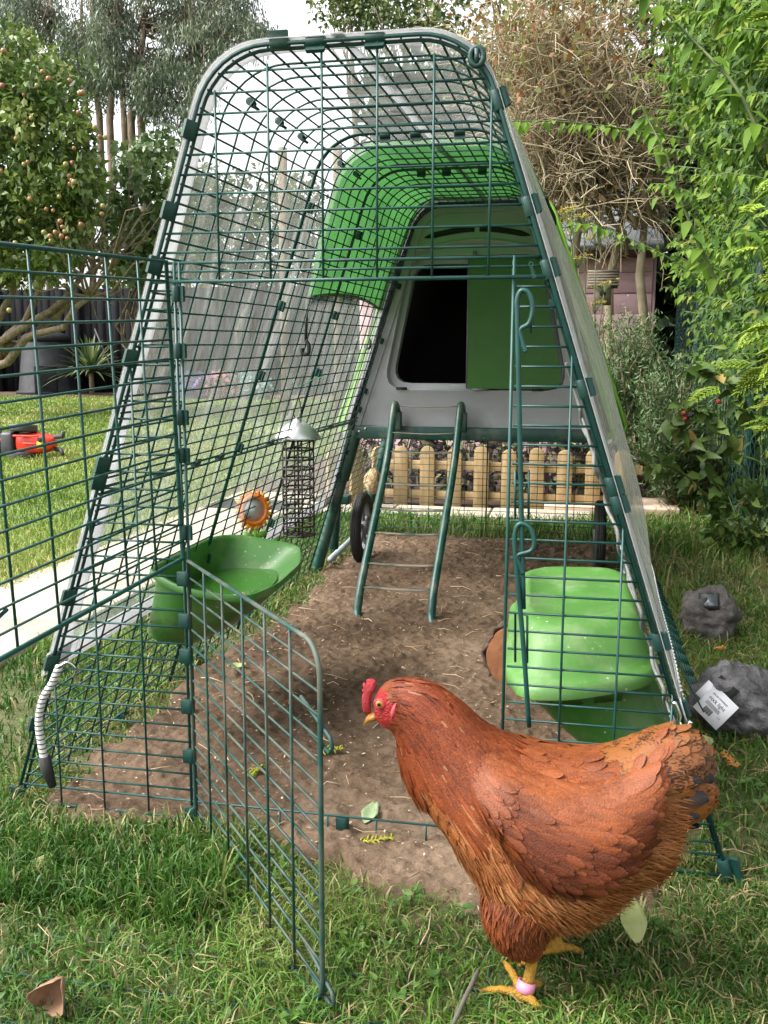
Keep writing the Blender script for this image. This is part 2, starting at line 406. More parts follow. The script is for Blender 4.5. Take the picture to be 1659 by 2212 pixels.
# clips: a rounded sleeve with a grip flange
def clip_mesh():
    m = MB(); L = .030
    a = np.linspace(-.4, math.pi*1.5, 12); sec = [(.0085*math.cos(t), .0085*math.sin(t)) for t in a]
    sec += [(-.0035, -.019), (.003, -.0195), (.0045, -.012)]
    lo = [[[x, y, z*1.0] for x, y in sec] for z in (-L/2, -L/2+.0015, L/2-.0015, L/2)]
    lo = np.array(lo); lo[0, :, :2] *= .9; lo[3, :, :2] *= .9
    return m.loft(lo)
cl0 = clip_mesh().build('clip', M_CLIP, run); sharp(cl0)
first = [True]
def clip(p, zdir, flange, s=1.0):
    o = cl0 if first[0] else cl0.copy()
    if not first[0]: COL.objects.link(o)
    first[0] = False
    z = Vector(zdir).normalized(); y = -Vector(flange); y = (y-z*y.dot(z)).normalized(); x = y.cross(z)
    o.matrix_local = Matrix.Translation(Vector(p)) @ Matrix((x, y, z)).transposed().to_4x4() @ Matrix.Scale(s*.86, 4)
    o.parent = run
    return o
SL, SR = Vector((KS, 0, 1)), Vector((-KS, 0, 1))
for px, py in ((400, 285), (368, 458), (330, 575), (280, 775), (232, 1005), (216, 1040), (163, 1290), (121, 1430), (100, 1562)):
    p = at(px, py, 0.0); p[0] = -w_at(p[2]); clip(p, SL, (-.5, -1, 0))
for px, py in ((1060, 218), (1122, 447), (1150, 583), (1230, 840), (1300, 1050), (1312, 1090), (1398, 1385), (1448, 1530)):
    p = at(px, py, 0.0); p[0] = w_at(p[2]); clip(p, SR, (1, -.6, 0))
clip((-w_at(.02), 0, .02), SL, (-1, -.3, 0), 1.15); clip((w_at(.02), 0, .022), SR, (1, -.4, 0), 1.25)
for x in (-.085, -.035, .045): clip((x, 0, 1.140), (1, 0, 0), (0, -.5, 1 if x < -.05 else -1))
for z in (.815, .735, .64, .585, .47): clip((OL, -.006, z), (0, 0, 1), (1, -.2, 0), .85)
for z in (.40, .335, .28, .20, .12, .025): clip((OL+.002, -.006, z), (0, 0, 1), (-1, -.3, 0), .85)
clip((0.0, 0, .030), (0, 0, 1), (-1, -.2, 0), .85)
for y in (.579, 1.014):
    for x in (-.06, .0, .085): clip((x, y, 1.131+.033*y), (1, 0, 0), (0, 0, -1), .8)
    for z in (1.02, .83, .69, .54, .30, .12):
        clip((-w_at(z)+.004, y, z), SL, (1, -.6, 0), .8); clip((w_at(z)-.004, y, z), SR, (-1, -.6, 0), .8)
for y in (.20, .36, .48, .80, 1.35): clip((-w_at(.527)+.003, y, .527), (0, 1, 0), (.6, 0, .6), .8)
for y in (.16, .30, .43, .72, .86): clip((-.183, y, 1.105+.033*y), (0, 1, 0), (.8, 0, -.8), .8)
for z in (.95, .78, .62, .56, .42, .34): clip((-w_at(z)-.004, 1.70, z), SL, (1, -.6, 0), .7)
for y in (.35, .75, 1.2): clip((-w_at(.02), y, .02), (0, 1, 0), (1, 0, .5), .9)
def textmesh(txt, size, mat, parent, M, depth=.0004, name='lettering'):
    c = bpy.data.curves.new(name, 'FONT'); c.body = txt; c.size = size; c.extrude = depth; c.align_x = 'CENTER'; c.align_y = 'CENTER'
    o = bpy.data.objects.new(name, c); COL.objects.link(o)
    bpy.context.view_layer.update()
    me = bpy.data.meshes.new_from_object(o.evaluated_get(bpy.context.evaluated_depsgraph_get())); bpy.data.objects.remove(o)
    t = bpy.data.objects.new(name, me); COL.objects.link(t); me.materials.append(mat); t.parent = parent; t.matrix_local = M
    return t
M_EMB = noise_mat('raised_clip_lettering', (.012, .075, .064), (.016, .09, .078), 30, .4)
p_ = at(1150, 583, -.0175); X_ = Vector((.33, -.05, -1)).normalized(); N_ = Vector((.25, -1, 0)); N_ = (N_-X_*N_.dot(X_)).normalized(); Y_ = N_.cross(X_)
textmesh('Omlet', .0085, M_EMB, run, Matrix.Translation(Vector(p_)) @ Matrix((X_, Y_, N_)).transposed().to_4x4(), .0004)
# flap of wire along the foot of the right side
m = MB(); za = np.linspace(0, 1, 10)
fl = lambda t, y: [W0+.052*(1-t)-KS*.235*t+.006, y, .002+.235*t]
m.tubes([[fl(t, .5), fl(t, 1.1), fl(t, 1.72)] for t in za], .0015, 5); m.tubes([[fl(0, y), fl(1, y)] for y in np.linspace(.5, 1.72, 17)], .0015, 5); m.build('skirt_panel', M_WIRE, run)
# skirt of wire lying in the grass
m = MB()
for y in np.arange(-.235, -.52, -.075): m.tube([[-.33, y, .006], [.24, y+.01, .004]], .0014, 5)
for x in np.arange(-.33, .25, .095): m.tube([[x, -.235, .006], [x+.02, -.52, .004]], .0014, 5)
m.build('skirt_panel', M_WIRE, run)

# ---------------------------------------------------------------- coop
coop = thing('chicken_coop', 'grey and lime green plastic hen house on a wheeled steel frame with a ladder', 'hen house', (0, 2.1, 0))
HY = 1.715
def resamp(P, n=96, c=(0.0, .83)):
    """loop resampled by direction from c so that lofted loops line up"""
    P = np.asarray(P, float); P = np.concatenate([P, P[:1]]); Q = []
    d = np.concatenate([[0], np.cumsum(np.linalg.norm(np.diff(P, axis=0), axis=1))]); q = np.linspace(0, d[-1], 1500)
    X = np.interp(q, d, P[:, 0]); Z = np.interp(q, d, P[:, 1]); a = np.arctan2(Z-c[1], X-c[0])
    for t in np.linspace(-math.pi, math.pi, n, endpoint=False)+.001:
        i = np.argmin(np.abs(np.angle(np.exp(1j*(a-t))))); Q.append((X[i], Z[i]))
    return np.array(Q)
def rpoly(pts, r, n=6):
    """polygon with rounded corners"""
    P = [np.array(p, float) for p in pts]; out = []
    rs = r if hasattr(r, '__len__') else [r]*len(P)
    for i, p in enumerate(P):
        a = P[i-1]-p; b = P[(i+1) % len(P)]-p; la, lb = np.linalg.norm(a), np.linalg.norm(b); a /= la; b /= lb
        h = math.acos(np.clip(a@b, -1, 1))/2; tl = min(rs[i]/math.tan(h), la*.49, lb*.49)
        p0, p1 = p+a*tl, p+b*tl
        for t in np.linspace(0, 1, n): out.append((1-t)**2*p0+2*t*(1-t)*p+t*t*p1)
    return np.array(out)
outer = resamp(profile(w0=.562, k=.325, top=1.190, r=.10, zb=.488))
rimi = resamp(profile(w0=.537, k=.325, top=1.172, r=.09, zb=.50))
rec = resamp(rpoly([(-.300, .622), (.300, .622), (.210, 1.045), (-.210, 1.045)], [.06, .06, .07, .07], 9))
opn = resamp(rpoly([(-.272, .644), (.278, .644), (.196, 1.020), (-.196, 1.020)], [.05, .05, .06, .06], 9))
def lp(P, y): return np.stack([P[:, 0], np.full(len(P), y), P[:, 1]], 1)
m = MB(); m.loft([lp(outer, HY+.09), lp(outer, HY+.004), lp(outer*.998+np.array([0, .0017]), HY-.002), lp(rimi, HY), lp(rimi*.995+np.array([0, .004]), HY+.006), lp(rec*1.01+np.array([0, -.008]), HY+.006), lp(rec, HY+.004), lp(rec*.992+np.array([0, .0066]), HY+.004), lp(rec*.975+np.array([0, .0208]), HY+.030), lp(opn, HY+.030), lp(opn, HY+.07)], False, False)
sharp(m.build('front_wall', M_GREYPL, coop), 50)
seal = resamp(profile(w0=.592, k=.325, top=1.222, r=.12, zb=.484)); seal2 = resamp(profile(w0=.566, k=.325, top=1.194, r=.10, zb=.487))
m = MB(); m.loft([lp(seal2, HY-.006), lp(seal, HY+.004), lp(seal, HY+.10), lp(seal2, HY+.11)], False, False); m.build('seal', M_RUBBER, coop)
# curved brow over the doorway and the vents
m = MB(); brow = []
for t in np.linspace(0, 1, 24):
    x = -.19+.38*t; z = 1.055+.030*math.sin(math.pi*t)
    brow.append([[x, HY+.006, z+.012], [x, HY-.006, z+.004], [x, HY-.004, z-.003], [x, HY+.006, z-.008]])
m.loft(np.array(brow), closed=True); sharp(m.build('brow', M_GREYPL, coop), 50)
for x0, x1 in ((-.165, -.008), (.008, .165)):
    m = MB(); lo = []
    for t in np.linspace(0, 1, 12):
        x = x0+(x1-x0)*t; z = 1.098+.024*math.cos(x/.17*math.pi/2); h = .0085*min(1, 6*min(t if x0 < -.1 else 1-t, 1)+.15)
        lo.append([[x, HY+.003, z+h], [x, HY+.003, z-h], [x, HY+.012, z-h], [x, HY+.012, z+h]])
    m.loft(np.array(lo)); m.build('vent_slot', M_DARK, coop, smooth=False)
# body
def hprof(d, zb=.47): return resamp(profile(w0=.668+d, k=.37, top=1.262+d, r=.13, zb=zb))
m = MB(); m.loft([lp(outer, HY+.112), lp(hprof(-.02), HY+.118), lp(hprof(0), HY+.15), lp(hprof(0), 2.34), lp(hprof(-.03), 2.40), lp(hprof(-.10), 2.43)], False, True)
sharp(m.build('body', M_LIME, coop), 50)
m = MB()
for y in (1.86, 2.10): m.ring(lp(hprof(.004), y), .006, 6)
m.build('rib', M_LIME, coop)
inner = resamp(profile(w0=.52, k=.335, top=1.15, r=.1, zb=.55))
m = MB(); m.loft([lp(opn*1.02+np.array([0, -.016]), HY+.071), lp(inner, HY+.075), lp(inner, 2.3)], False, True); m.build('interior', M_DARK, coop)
# sliding door
sd_ = rpoly([(-.022, .630), (.282, .630), (.195, 1.034), (-.022, 1.034)], [.004, .05, .04, .004], 7)
m = MB(); m.loft([np.stack([sd_[:, 0], np.full(len(sd_), y), sd_[:, 1]], 1) for y in (HY+.012, HY+.003, HY+.002)]); sl_ = sharp(m.build('sliding_door', M_DOORGRN, coop))
m = MB(); m.box((-.0245, HY+.0075, .832), (.004, .012, .404)); m.box((-.005, HY+.004, 1.046), (.012, .016, .018)); m.box((.02, HY+.004, .6265), (.05, .012, .006)); m.build('door_edge', M_GREYRIM, sl_, smooth=False)
for x in (-.235, .20):
    m = MB(); m.box((x, HY+.004, .628), (.034, .012, .008)); m.build('rail_slot', M_DARK, coop, smooth=False)
# steel frame: cross beam, legs
m = MB(); bt = np.array([(-.405, .506), (.405, .506), (.418, .464), (-.418, .464)])
m.loft([np.stack([bt[:, 0], np.full(4, y), bt[:, 1]], 1) for y in (HY-.012, HY+.03)]); bo = m.build('frame_beam', M_STEEL, coop, smooth=False, bevel=.003)
m = MB(); m.loft([np.stack([bt[:, 0], np.full(4, y), bt[:, 1]], 1) for y in (2.36, 2.40)]); m.build('frame_beam', M_STEEL, coop, smooth=False, bevel=.003)
for x, z in ((-.372, .488), (-.352, .497)):
    m = MB(); m.loft([[[x+r*math.cos(t), y, z+r*math.sin(t)] for t in np.linspace(0, 2*math.pi, 10, endpoint=False)] for y, r in ((HY-.010, .005), (HY-.014, .005), (HY-.017, .0025))]); m.build('bolt', M_METAL, bo)
for s in (-1, 1):
    for y in (HY+.005, 2.385):
        m = MB(); a = np.array([s*.388, y, .49]); b = np.array([s*.535, y+.02, -.005])
        m.tube([a, a+(b-a)*.33], .0235, 12); m.tube([a+(b-a)*.32, b], .0185, 12); sharp(m.build('leg', M_STEEL, coop))
    m = MB(); m.tube([[s*.50, 1.80, .03], [s*.50, 2.36, .05]], .011, 8); m.build('axle_bar', noise_mat('galvanised', (.25, .32, .34), (.36, .42, .43), 30, .45, metal=.3), coop)
# wheels
def wheel(s):
    c = np.array([s*.415, 1.93, .125]); tilt = 0.0
    m = MB(); prof = [(.088, -.016), (.112, -.019), (.121, -.016), (.125, -.010), (.1235, -.0085), (.126, -.006), (.1245, -.003), (.1265, 0), (.1245, .003), (.126, .006), (.1235, .0085), (.125, .010), (.121, .016), (.112, .019), (.088, .016)]
    lo = [[[c[0]+q, c[1]+r*math.cos(t), c[2]+r*math.sin(t)] for t in np.linspace(0, 2*math.pi, 48, endpoint=False)] for r, q in prof]
    w = MB(); h = [[[c[0]+q, c[1]+r*math.cos(t), c[2]+r*math.sin(t)] for t in np.linspace(0, 2*math.pi, 24, endpoint=False)] for r, q in ((.026, -.02), (.026, .02), (.012, .024))]
    w.loft(h); wo_ = w.build('wheel', M_GREYRIM, coop)
    sharp(m.loft(lo, False, False).build('tyre', M_RUBBER, wo_), 50)
    r_ = MB(); lo = [[[c[0]+q, c[1]+r*math.cos(t), c[2]+r*math.sin(t)] for t in np.linspace(0, 2*math.pi, 48, endpoint=False)] for r, q in ((.089, -.014), (.078, -.012), (.078, .012), (.089, .014))]
    r_.loft(lo, False, False)
    for k in range(5):
        t = k*2*math.pi/5+.3; d = np.array([0, math.cos(t), math.sin(t)]); r_.tubes([[c+d*.02, c+d*.08]], [.011, .008], 8)
    sharp(r_.build('rim', M_GREYRIM, wo_), 50)
    b = MB(); b.box((s*.455, 1.80, .245), (.055, .05, .03)); b.tube([[s*.475, 1.80, .235], [s*.487, 1.80, .07]], .017, 10); b.build('lift_handle', M_STEEL, coop, bevel=.003)
wheel(-1); wheel(1)
# ladder
lad = MB(); cl_ = []
for s, xt, xb in ((-1, -.246, -.262), (1, -.034, -.052)):
    pts = smoothline([[xt, HY-.014, .520], [xt, HY-.02, .555], [xt, HY-.045, .577], [xt, HY-.075, .560], [xt*.7+xb*.3, 1.56, .41], [xt*.35+xb*.65, 1.37, .22], [xb, 1.245, .085], [xb, 1.215, .045], [xb, 1.20, .018], [xb+.012, 1.165, -.012]], 6)
    cl_.append(pts); lad.tube(pts, .0122, 12)
lo_ = lad.build('ladder', M_STEEL, coop)
for i in range(8):
    f = i/7; z = .572-.487*f**.97
    p = []
    for pts in cl_:
        j = np.argmin(np.abs(pts[14:, 2]-z)) + 14 if i else 12
        p.append(pts[j])
    a, b = p; m = MB(); d = np.array([0, .022, .0])
    n_ = 8; top = [a+(b-a)*t+np.array([0, 0, -.004*math.sin(math.pi*t)]) for t in np.linspace(0, 1, n_)]
    m.loft([[q-d*.5, q+d*.5, q+d*.5-np.array([0, 0, .003]), q-d*.5-np.array([0, 0, .003])] for q in top]); m.build('rung', M_TREAD, lo_, smooth=False)
for pts in cl_:
    q = pts[3]; m = MB(); m.box((q[0], HY-.02, .525), (.032, .026, .06)); m.build('bracket', M_STEEL, lo_, smooth=False, bevel=.004)
# ---------------------------------------------------------------- rain cover of clear sheet over the run
def clear_mat():
    m, t, p, o = new_mat('clear_dusty_sheet')
    tc = nn(t, 'ShaderNodeTexCoord'); mp = nn(t, 'ShaderNodeMapping'); mp.inputs['Scale'].default_value = (5, 8, 1.1); t.links.new(tc.outputs['Object'], mp.inputs[0])
    n1 = nn(t, 'ShaderNodeTexNoise', Scale=2.2, Detail=6, Roughness=0.6, Distortion=1.0); t.links.new(mp.outputs[0], n1.inputs['Vector'])
    r1 = ramp(t, [(0.38, (.05, .05, .05)), (0.56, (.16, .16, .16)), (0.72, (.46, .46, .46))]); t.links.new(n1.outputs['Fac'], r1.inputs[0])
    lw = nn(t, 'ShaderNodeLayerWeight', Blend=0.32); pw = nn(t, 'ShaderNodeMath', operation='MULTIPLY'); pw.inputs[1].default_value = 0.8; t.links.new(lw.outputs['Facing'], pw.inputs[0])
    p3 = nn(t, 'ShaderNodeMath', operation='POWER'); p3.inputs[1].default_value = 2.2; t.links.new(pw.outputs[0], p3.inputs[0])
    vo = nn(t, 'ShaderNodeTexVoronoi', Scale=75.0); t.links.new(tc.outputs['Object'], vo.inputs['Vector'])
    dr = ramp(t, [(0.06, (.40, .40, .40)), (0.11, (0, 0, 0))]); t.links.new(vo.outputs['Distance'], dr.inputs[0])
    n3 = nn(t, 'ShaderNodeTexNoise', Scale=5.0); t.links.new(tc.outputs['Object'], n3.inputs['Vector'])
    g3 = ramp(t, [(0.62, (0, 0, 0)), (0.70, (1, 1, 1))]); t.links.new(n3.outputs['Fac'], g3.inputs[0])
    dm = nn(t, 'ShaderNodeMath', operation='MULTIPLY'); t.links.new(dr.outputs[0], dm.inputs[0]); t.links.new(g3.outputs[0], dm.inputs[1])
    a1 = nn(t, 'ShaderNodeMath', operation='ADD'); t.links.new(r1.outputs[0], a1.inputs[0]); t.links.new(p3.outputs[0], a1.inputs[1])
    a2 = nn(t, 'ShaderNodeMath', operation='MAXIMUM', use_clamp=True); t.links.new(a1.outputs[0], a2.inputs[0]); t.links.new(dm.outputs[0], a2.inputs[1])
    mp2 = nn(t, 'ShaderNodeMapping'); mp2.inputs['Scale'].default_value = (14, 14, 1.6); mp2.inputs['Rotation'].default_value = (0.3, 0.1, 0); t.links.new(tc.outputs['Object'], mp2.inputs[0])
    n2 = nn(t, 'ShaderNodeTexNoise', Scale=3.0, Detail=5); t.links.new(mp2.outputs[0], n2.inputs['Vector'])
    cr = ramp(t, [(0.3, (.36, .36, .34)), (0.5, (.46, .46, .45)), (.70, (.28, .30, .22))]); t.links.new(n2.outputs['Fac'], cr.inputs[0])
    bp = nn(t, 'ShaderNodeBump', Strength=0.5, Distance=0.01); t.links.new(n1.outputs['Fac'], bp.inputs['Height'])
    t.links.new(cr.outputs[0], p.inputs['Base Color']); p.inputs['Roughness'].default_value = 0.22; t.links.new(bp.outputs[0], p.inputs['Normal'])
    tl = nn(t, 'ShaderNodeBsdfTranslucent'); t.links.new(cr.outputs[0], tl.inputs[0])
    m0 = nn(t, 'ShaderNodeMixShader'); m0.inputs[0].default_value = 0.5; t.links.new(p.outputs[0], m0.inputs[1]); t.links.new(tl.outputs[0], m0.inputs[2])
    tr = nn(t, 'ShaderNodeBsdfTransparent'); tr.inputs[0].default_value = (.95, .96, .95, 1)
    mx = nn(t, 'ShaderNodeMixShader'); t.links.new(a2.outputs[0], mx.inputs[0]); t.links.new(tr.outputs[0], mx.inputs[1]); t.links.new(m0.outputs[0], mx.inputs[2]); t.links.new(mx.outputs[0], o.inputs[0])
    return m
M_CLEAR = clear_mat()
def fab_mat(name, c1, c2, transl):
    m = noise_mat(name, c1, c2, 7, .8, bump=.15, bscale=40); t = m.node_tree
    p = next(n for n in t.nodes if n.type == 'BSDF_PRINCIPLED'); o = next(n for n in t.nodes if n.type == 'OUTPUT_MATERIAL')
    tr = nn(t, 'ShaderNodeBsdfTranslucent'); t.links.new(p.inputs['Base Color'].links[0].from_socket, tr.inputs[0])
    mx = nn(t, 'ShaderNodeMixShader'); mx.inputs[0].default_value = transl
    t.links.new(p.outputs[0], mx.inputs[1]); t.links.new(tr.outputs[0], mx.inputs[2]); t.links.new(mx.outputs[0], o.inputs[0]); return m
M_TAPE = fab_mat('white_woven_tape', (.62, .62, .64), (.72, .72, .73), .65)
def cov_pt(x, z, y, off):
    """cover surface: the run's outline pushed out, slack and bulging along the right-hand side"""
    zz = np.clip((z-.20)/.95, 0, 1)
    bul = np.where(x > .08, .052*np.sin(math.pi*np.clip(zz, 0, 1)**.85)*np.clip((y-.02)/.75, 0, 1)**.8, 0)
    bul += np.where(x > .08, .004*np.clip(y/.8, 0, 1)*(1-zz), 0)
    bul += np.where(x < -.08, .012*np.sin(math.pi*zz)*np.clip(y/.6, 0, 1), 0)
    wob = .004*np.sin(y*9+z*14+x*5)*np.clip(y*8, 0, 1)
    sag = np.where(np.abs(x) < .19, .006*np.sin(y*11+x*6)*np.clip(y*6, 0, 1)*np.clip(4-20*np.abs(x), 0, 1), 0)
    return lift(np.stack([x+np.sign(x)*(bul+wob*np.clip(zz*4, 0, 1)*(np.abs(x) > .1)), y, z+np.abs(sag)], -1))
def cov_grid(off, zl, zr, ys, ptop=None):
    P = profile(w0=W0+off, top=1.139+off*.9, zb=min(zl, zr), step=.012)
    m = MB(); lo = []
    for y in ys: lo.append(cov_pt(P[:, 0], P[:, 1], np.full(len(P), y), off))
    return P, np.array(lo)
cover = thing('rain_cover', 'clear plastic rain cover with white taped edges stretched over the run', 'rain cover', (0, .85, .235))
ys = np.linspace(-.014, 1.71, 60)
P, G = cov_grid(.006, .235, .235, ys)
m = MB(); m.loft(G, False, False, closed=False); m.build('clear_sheet', M_CLEAR, cover)
# tapes, slightly proud
def tape(G):
    m = MB(); m.loft(G, False, False, closed=False); return m.build('edge_tape', M_TAPE, cover, solid=.0012)
def band(off, y0, y1, n, zb=.235): return cov_grid(off, zb, zb, np.linspace(y0, y1, n))[1]
tape(band(.0065, -.008, .060, 6)); tape(band(.0075, 1.672, 1.714, 4))
Pt = profile(w0=W0+.0078, top=1.139+.007, zb=.232, step=.01)
for sel in (Pt[(Pt[:, 0] < 0) & (Pt[:, 1] < .278)], Pt[(Pt[:, 0] > 0) & (Pt[:, 1] < .272)]):
    tape(np.array([cov_pt(sel[:, 0], sel[:, 1], np.full(len(sel), y), 0) for y in np.linspace(-.014, 1.712, 60)]))
m = MB(); m.loft(np.array([cov_pt(np.linspace(-.012, .004, 4)+.03*y/1.7, np.full(4, 1.1465), np.full(4, y), 0) for y in np.linspace(-.01, 1.70, 60)]), False, False, closed=False); m.build('ridge_tape', M_TAPE, cover, solid=.001)
# stitched hem on the right-hand lower edge
M_THREAD = noise_mat('white_thread', (.75, .75, .75), (.85, .85, .85), 10, .8)
for q in (0, -1):
    m = MB(); base = Pt[(Pt[:, 0] > 0) & (Pt[:, 1] < .272)]; x, z = base[q]
    for y in np.arange(.02, 1.7, .018):
        a = cov_pt(np.array([x]), np.array([z]), np.array([y]), 0)[0]; b = cov_pt(np.array([x]), np.array([z]), np.array([y+.011]), 0)[0]
        e = np.array([.0025, 0, 0]); m.tubes([[a+e, (a+b)/2+e*1.6, b+e]], .0012, 4)
    m.build('stitching', M_THREAD, cover)
# eyelet toggle at the top right corner
m = MB(); e = at(1030, 122, -.01)
m.ring([e+.0085*np.array([math.cos(t), 0, 1.3*math.sin(t)]) for t in np.linspace(0, 2*math.pi, 16, endpoint=False)], .004, 8)
m.box(e, (.005, .008, .018)); m.build('corner_toggle', M_CLIP, cover)

# ---------------------------------------------------------------- green shade
M_SHADE = fab_mat('green_shade_cloth', (.042, .150, .038), (.054, .178, .048), .72)
M_HEM = noise_mat('black_hem', (.01, .012, .01), (.018, .02, .018), 40, .8)
shade = thing('shade_cover', 'green cloth shade stretched over the coop end of the run', 'shade cover', (0, 1.2, .84))
Ps = profile(w0=W0+.018, top=1.139+.018, zb=.845, step=.012)
Ps = Ps[(Ps[:, 0] < 0) | (Ps[:, 1] > 1.03)]
def sh_pt(x, z, y):
    q = cov_pt(x, z, y, 0); return q
lo = []
for f in np.linspace(0, 1, 26):
    y0 = .80+.06*np.clip((1.12-Ps[:, 1])/.28, 0, 1); y1 = 1.70-.0*np.clip((1.12-Ps[:, 1])/.28, 0, 1)
    lo.append(sh_pt(Ps[:, 0], Ps[:, 1]-.022*np.sin(math.pi*f)*np.clip((.95-Ps[:, 1])/.1, 0, 1)*-1, y0+(y1-y0)*f))
lo = np.array(lo); m = MB(); m.loft(lo, False, False, closed=False); m.build('cloth', M_SHADE, shade)
m = MB(); m.tube(lo[:, 0], .005, 6); m.tube(lo[:, -1], .005, 6); m.tube(lo[-1], .004, 6); m.build('hem', M_HEM, shade)
for c, e in ((lo[0, 0], (-.005, .0, -.12)), (lo[-3, 0], (-.03, -.0, -.12))):
    m = MB(); e = np.array(e); m.tube([c, c+e*.8], .0035, 6); q = c+e*.8; m.tube(smoothline([q, q+[.007, 0, -.012], q+[.005, 0, -.030], q+[-.008, 0, -.032], q+[-.010, 0, -.018]]), .0045, 8); m.build('hook_cord', M_HEM, shade)

# ---------------------------------------------------------------- bungee cords
def cord_mat():
    m, t, p, o = new_mat('white_black_braid'); tc = nn(t, 'ShaderNodeTexCoord'); mp = nn(t, 'ShaderNodeMapping'); mp.inputs['Scale'].default_value = (160, 160, 1); t.links.new(tc.outputs['Object'], mp.inputs[0])
    w = nn(t, 'ShaderNodeTexWave', Scale=42.0, wave_type='BANDS', bands_direction='Z', Distortion=0.0); t.links.new(tc.outputs['Object'], w.inputs['Vector'])
    r = ramp(t, [(0.80, (.62, .62, .60)), (0.88, (.03, .03, .03))]); t.links.new(w.outputs['Fac'], r.inputs[0]); t.links.new(r.outputs[0], p.inputs['Base Color']); p.inputs['Roughness'].default_value = .8; return m
M_CORD = cord_mat()
P = smoothline(pxline([(128, 1440), (113, 1476), (92, 1512), (84, 1560), (90, 1610), (96, 1640)], -.03))
b = thing('bungee_cord', 'black and white elastic cord hanging at the left corner of the run', 'elastic cord', tuple(P[-1]))
m = MB(); m.tube(P, .0062, 10); m.build('cord', M_CORD, b)
m = MB(); m.tubes([[P[-1]+[0, 0, .004], P[-1]+[.004, 0, -.02], P[-1]+[.012, 0, -.045]]], [.0095, .0095, .006], 10); m.build('end_sleeve', M_HEM, b)
m = MB(); m.tube(smoothline([P[0], P[0]+[.012, .005, .006], P[0]+[.022, .01, -.006], P[0]+[.016, .012, -.02]]), .0026, 6); m.build('hook', M_METAL, b)
M_SILV = noise_mat('grey_elastic', (.18, .19, .18), (.30, .31, .29), 50, .6)
b = thing('elastic_cord', 'grey elastic cord laced down the right side of the run behind the front wires', 'elastic cord', (.4, .05, .12))
m = MB(); P = []
for i, z in enumerate(np.linspace(.66, .13, 20)):
    P.append([w_at(z)-.012+(-.004 if i % 2 else .002), .045+.03*math.sin(i*1.7), z])
m.tube(smoothline(P, 5), .0026, 6); P2 = [[w_at(z)-.012, .05+.025*math.sin(i*1.3), z] for i, z in enumerate(np.linspace(.72, .14, 16))]; m.tube(smoothline(P2, 5), .0024, 6); m.build('cord', M_SILV, b)
m = MB(); q = at(1466, 1562, -.02); m.tube(smoothline([q+[-.008, 0, .03], q+[.0, 0, .012], q, q+[.01, 0, -.006], q+[.016, 0, .004]]), .0032, 8); m.build('hook', M_METAL, b)

# ---------------------------------------------------------------- drinker and feeder
M_TRAY = noise_mat('mid_green_plastic', (.026, .115, .013), (.036, .14, .018), 6, .42, bump=.06, bscale=300)
M_LID = noise_mat('light_green_plastic', (.075, .215, .038), (.125, .27, .075), 5, .5, bump=.10, bscale=200, c3=(.088, .235, .044))
splash(M_TRAY, (.30, .30, .20), .58); splash(M_LID, (.45, .46, .34), .56)
def looplerp(A, B, f): return A*(1-f)+B*f
def tray(root, rim, bottom, fill=None):
    """boat-shaped tray: rim loop (rolled lip), outer hull down to the bottom loop, inner wall back inside"""
    rim = np.array(rim); bot = np.array(bottom); cen = rim.mean(0)
    def sc(L, f, dz): return cen+(L-cen)*[f, f, 1]+[0, 0, dz]
    lo = [bot*1.0]
    for f in (.12, .35, .65, .9): lo.append(looplerp(bot, sc(rim, .965, -.012), f)+np.array([0, 0, -.012*math.sin(math.pi*f)])*1)
    lo += [sc(rim, .985, -.012), sc(rim, 1.03, -.012), sc(rim, 1.035, -.005), sc(rim, 1.02, 0), sc(rim, .985, -.001), sc(rim, .955, -.008)]
    inb = cen+(bot-bot.mean(0))*[.9, .9, 1]+(bot.mean(0)-cen)*.8
    for f in (.25, .5, .75, 1.0): lo.append(looplerp(sc(rim, .94, -.012), inb, f**.9))
    m = MB(); m.loft(np.array(lo), True, True); return sharp(m.build('tray', M_TRAY, root), 60)
def loop3(pts, r=.05, n=7):
    """rounded loop in xy, heights interpolated"""
    pts = np.array(pts); q = []
    P = [p for p in pts]
    for i, p in enumerate(P):
        a = P[i-1]-p; b = P[(i+1) % len(P)]-p; la, lb = np.linalg.norm(a), np.linalg.norm(b)
        tl = min(r, la*.48, lb*.48); p0, p1 = p+a/la*tl, p+b/lb*tl
        for t in np.linspace(0, 1, n): q.append((1-t)**2*p0+2*t*(1-t)*p+t*t*p1)
    return np.array(q)
dr = thing('water_drinker', 'green plastic drinker bowl hooked on the left wire wall, open and holding water', 'drinker', (-.36, .46, .15))
rimc = [(-.446, .285, .342), (-.449, .61, .340), (-.415, .675, .334), (-.275, .685, .313), (-.235, .56, .302), (-.225, .37, .302), (-.25, .265, .302), (-.36, .245, .318)]
rim = loop3(rimc, .04); bot = loop3([(-.480, .33, .205), (-.484, .56, .195), (-.470, .60, .185), (-.41, .60, .178), (-.375, .55, .178), (-.375, .42, .178), (-.39, .34, .180), (-.44, .31, .190)], .03)
tray(dr, rim, bot)
mw, t, p, o = new_mat('water'); p.inputs['Base Color'].default_value = (.04, .14, .02, 1); p.inputs['Roughness'].default_value = .04; p.inputs['Specular IOR Level'].default_value = .6
cen = rim.mean(0); wl = cen+(rim-cen)*[.76, .78, 0]+[-.02, 0.0, -.052]; m = MB(); m.loft([wl, cen+(wl-cen)*[.5, .5, 1]], False, True); m.build('water', mw, dr)
fe = thing('feed_trough', 'green plastic feeder with its light green lid closed on the right wire wall', 'feeder', (.36, .3, .03))
rimc = [(.447, .14, .252), (.440, .50, .252), (.41, .565, .25), (.26, .575, .245), (.215, .52, .243), (.232, .14, .243), (.262, .065, .243), (.33, .07, .246)]
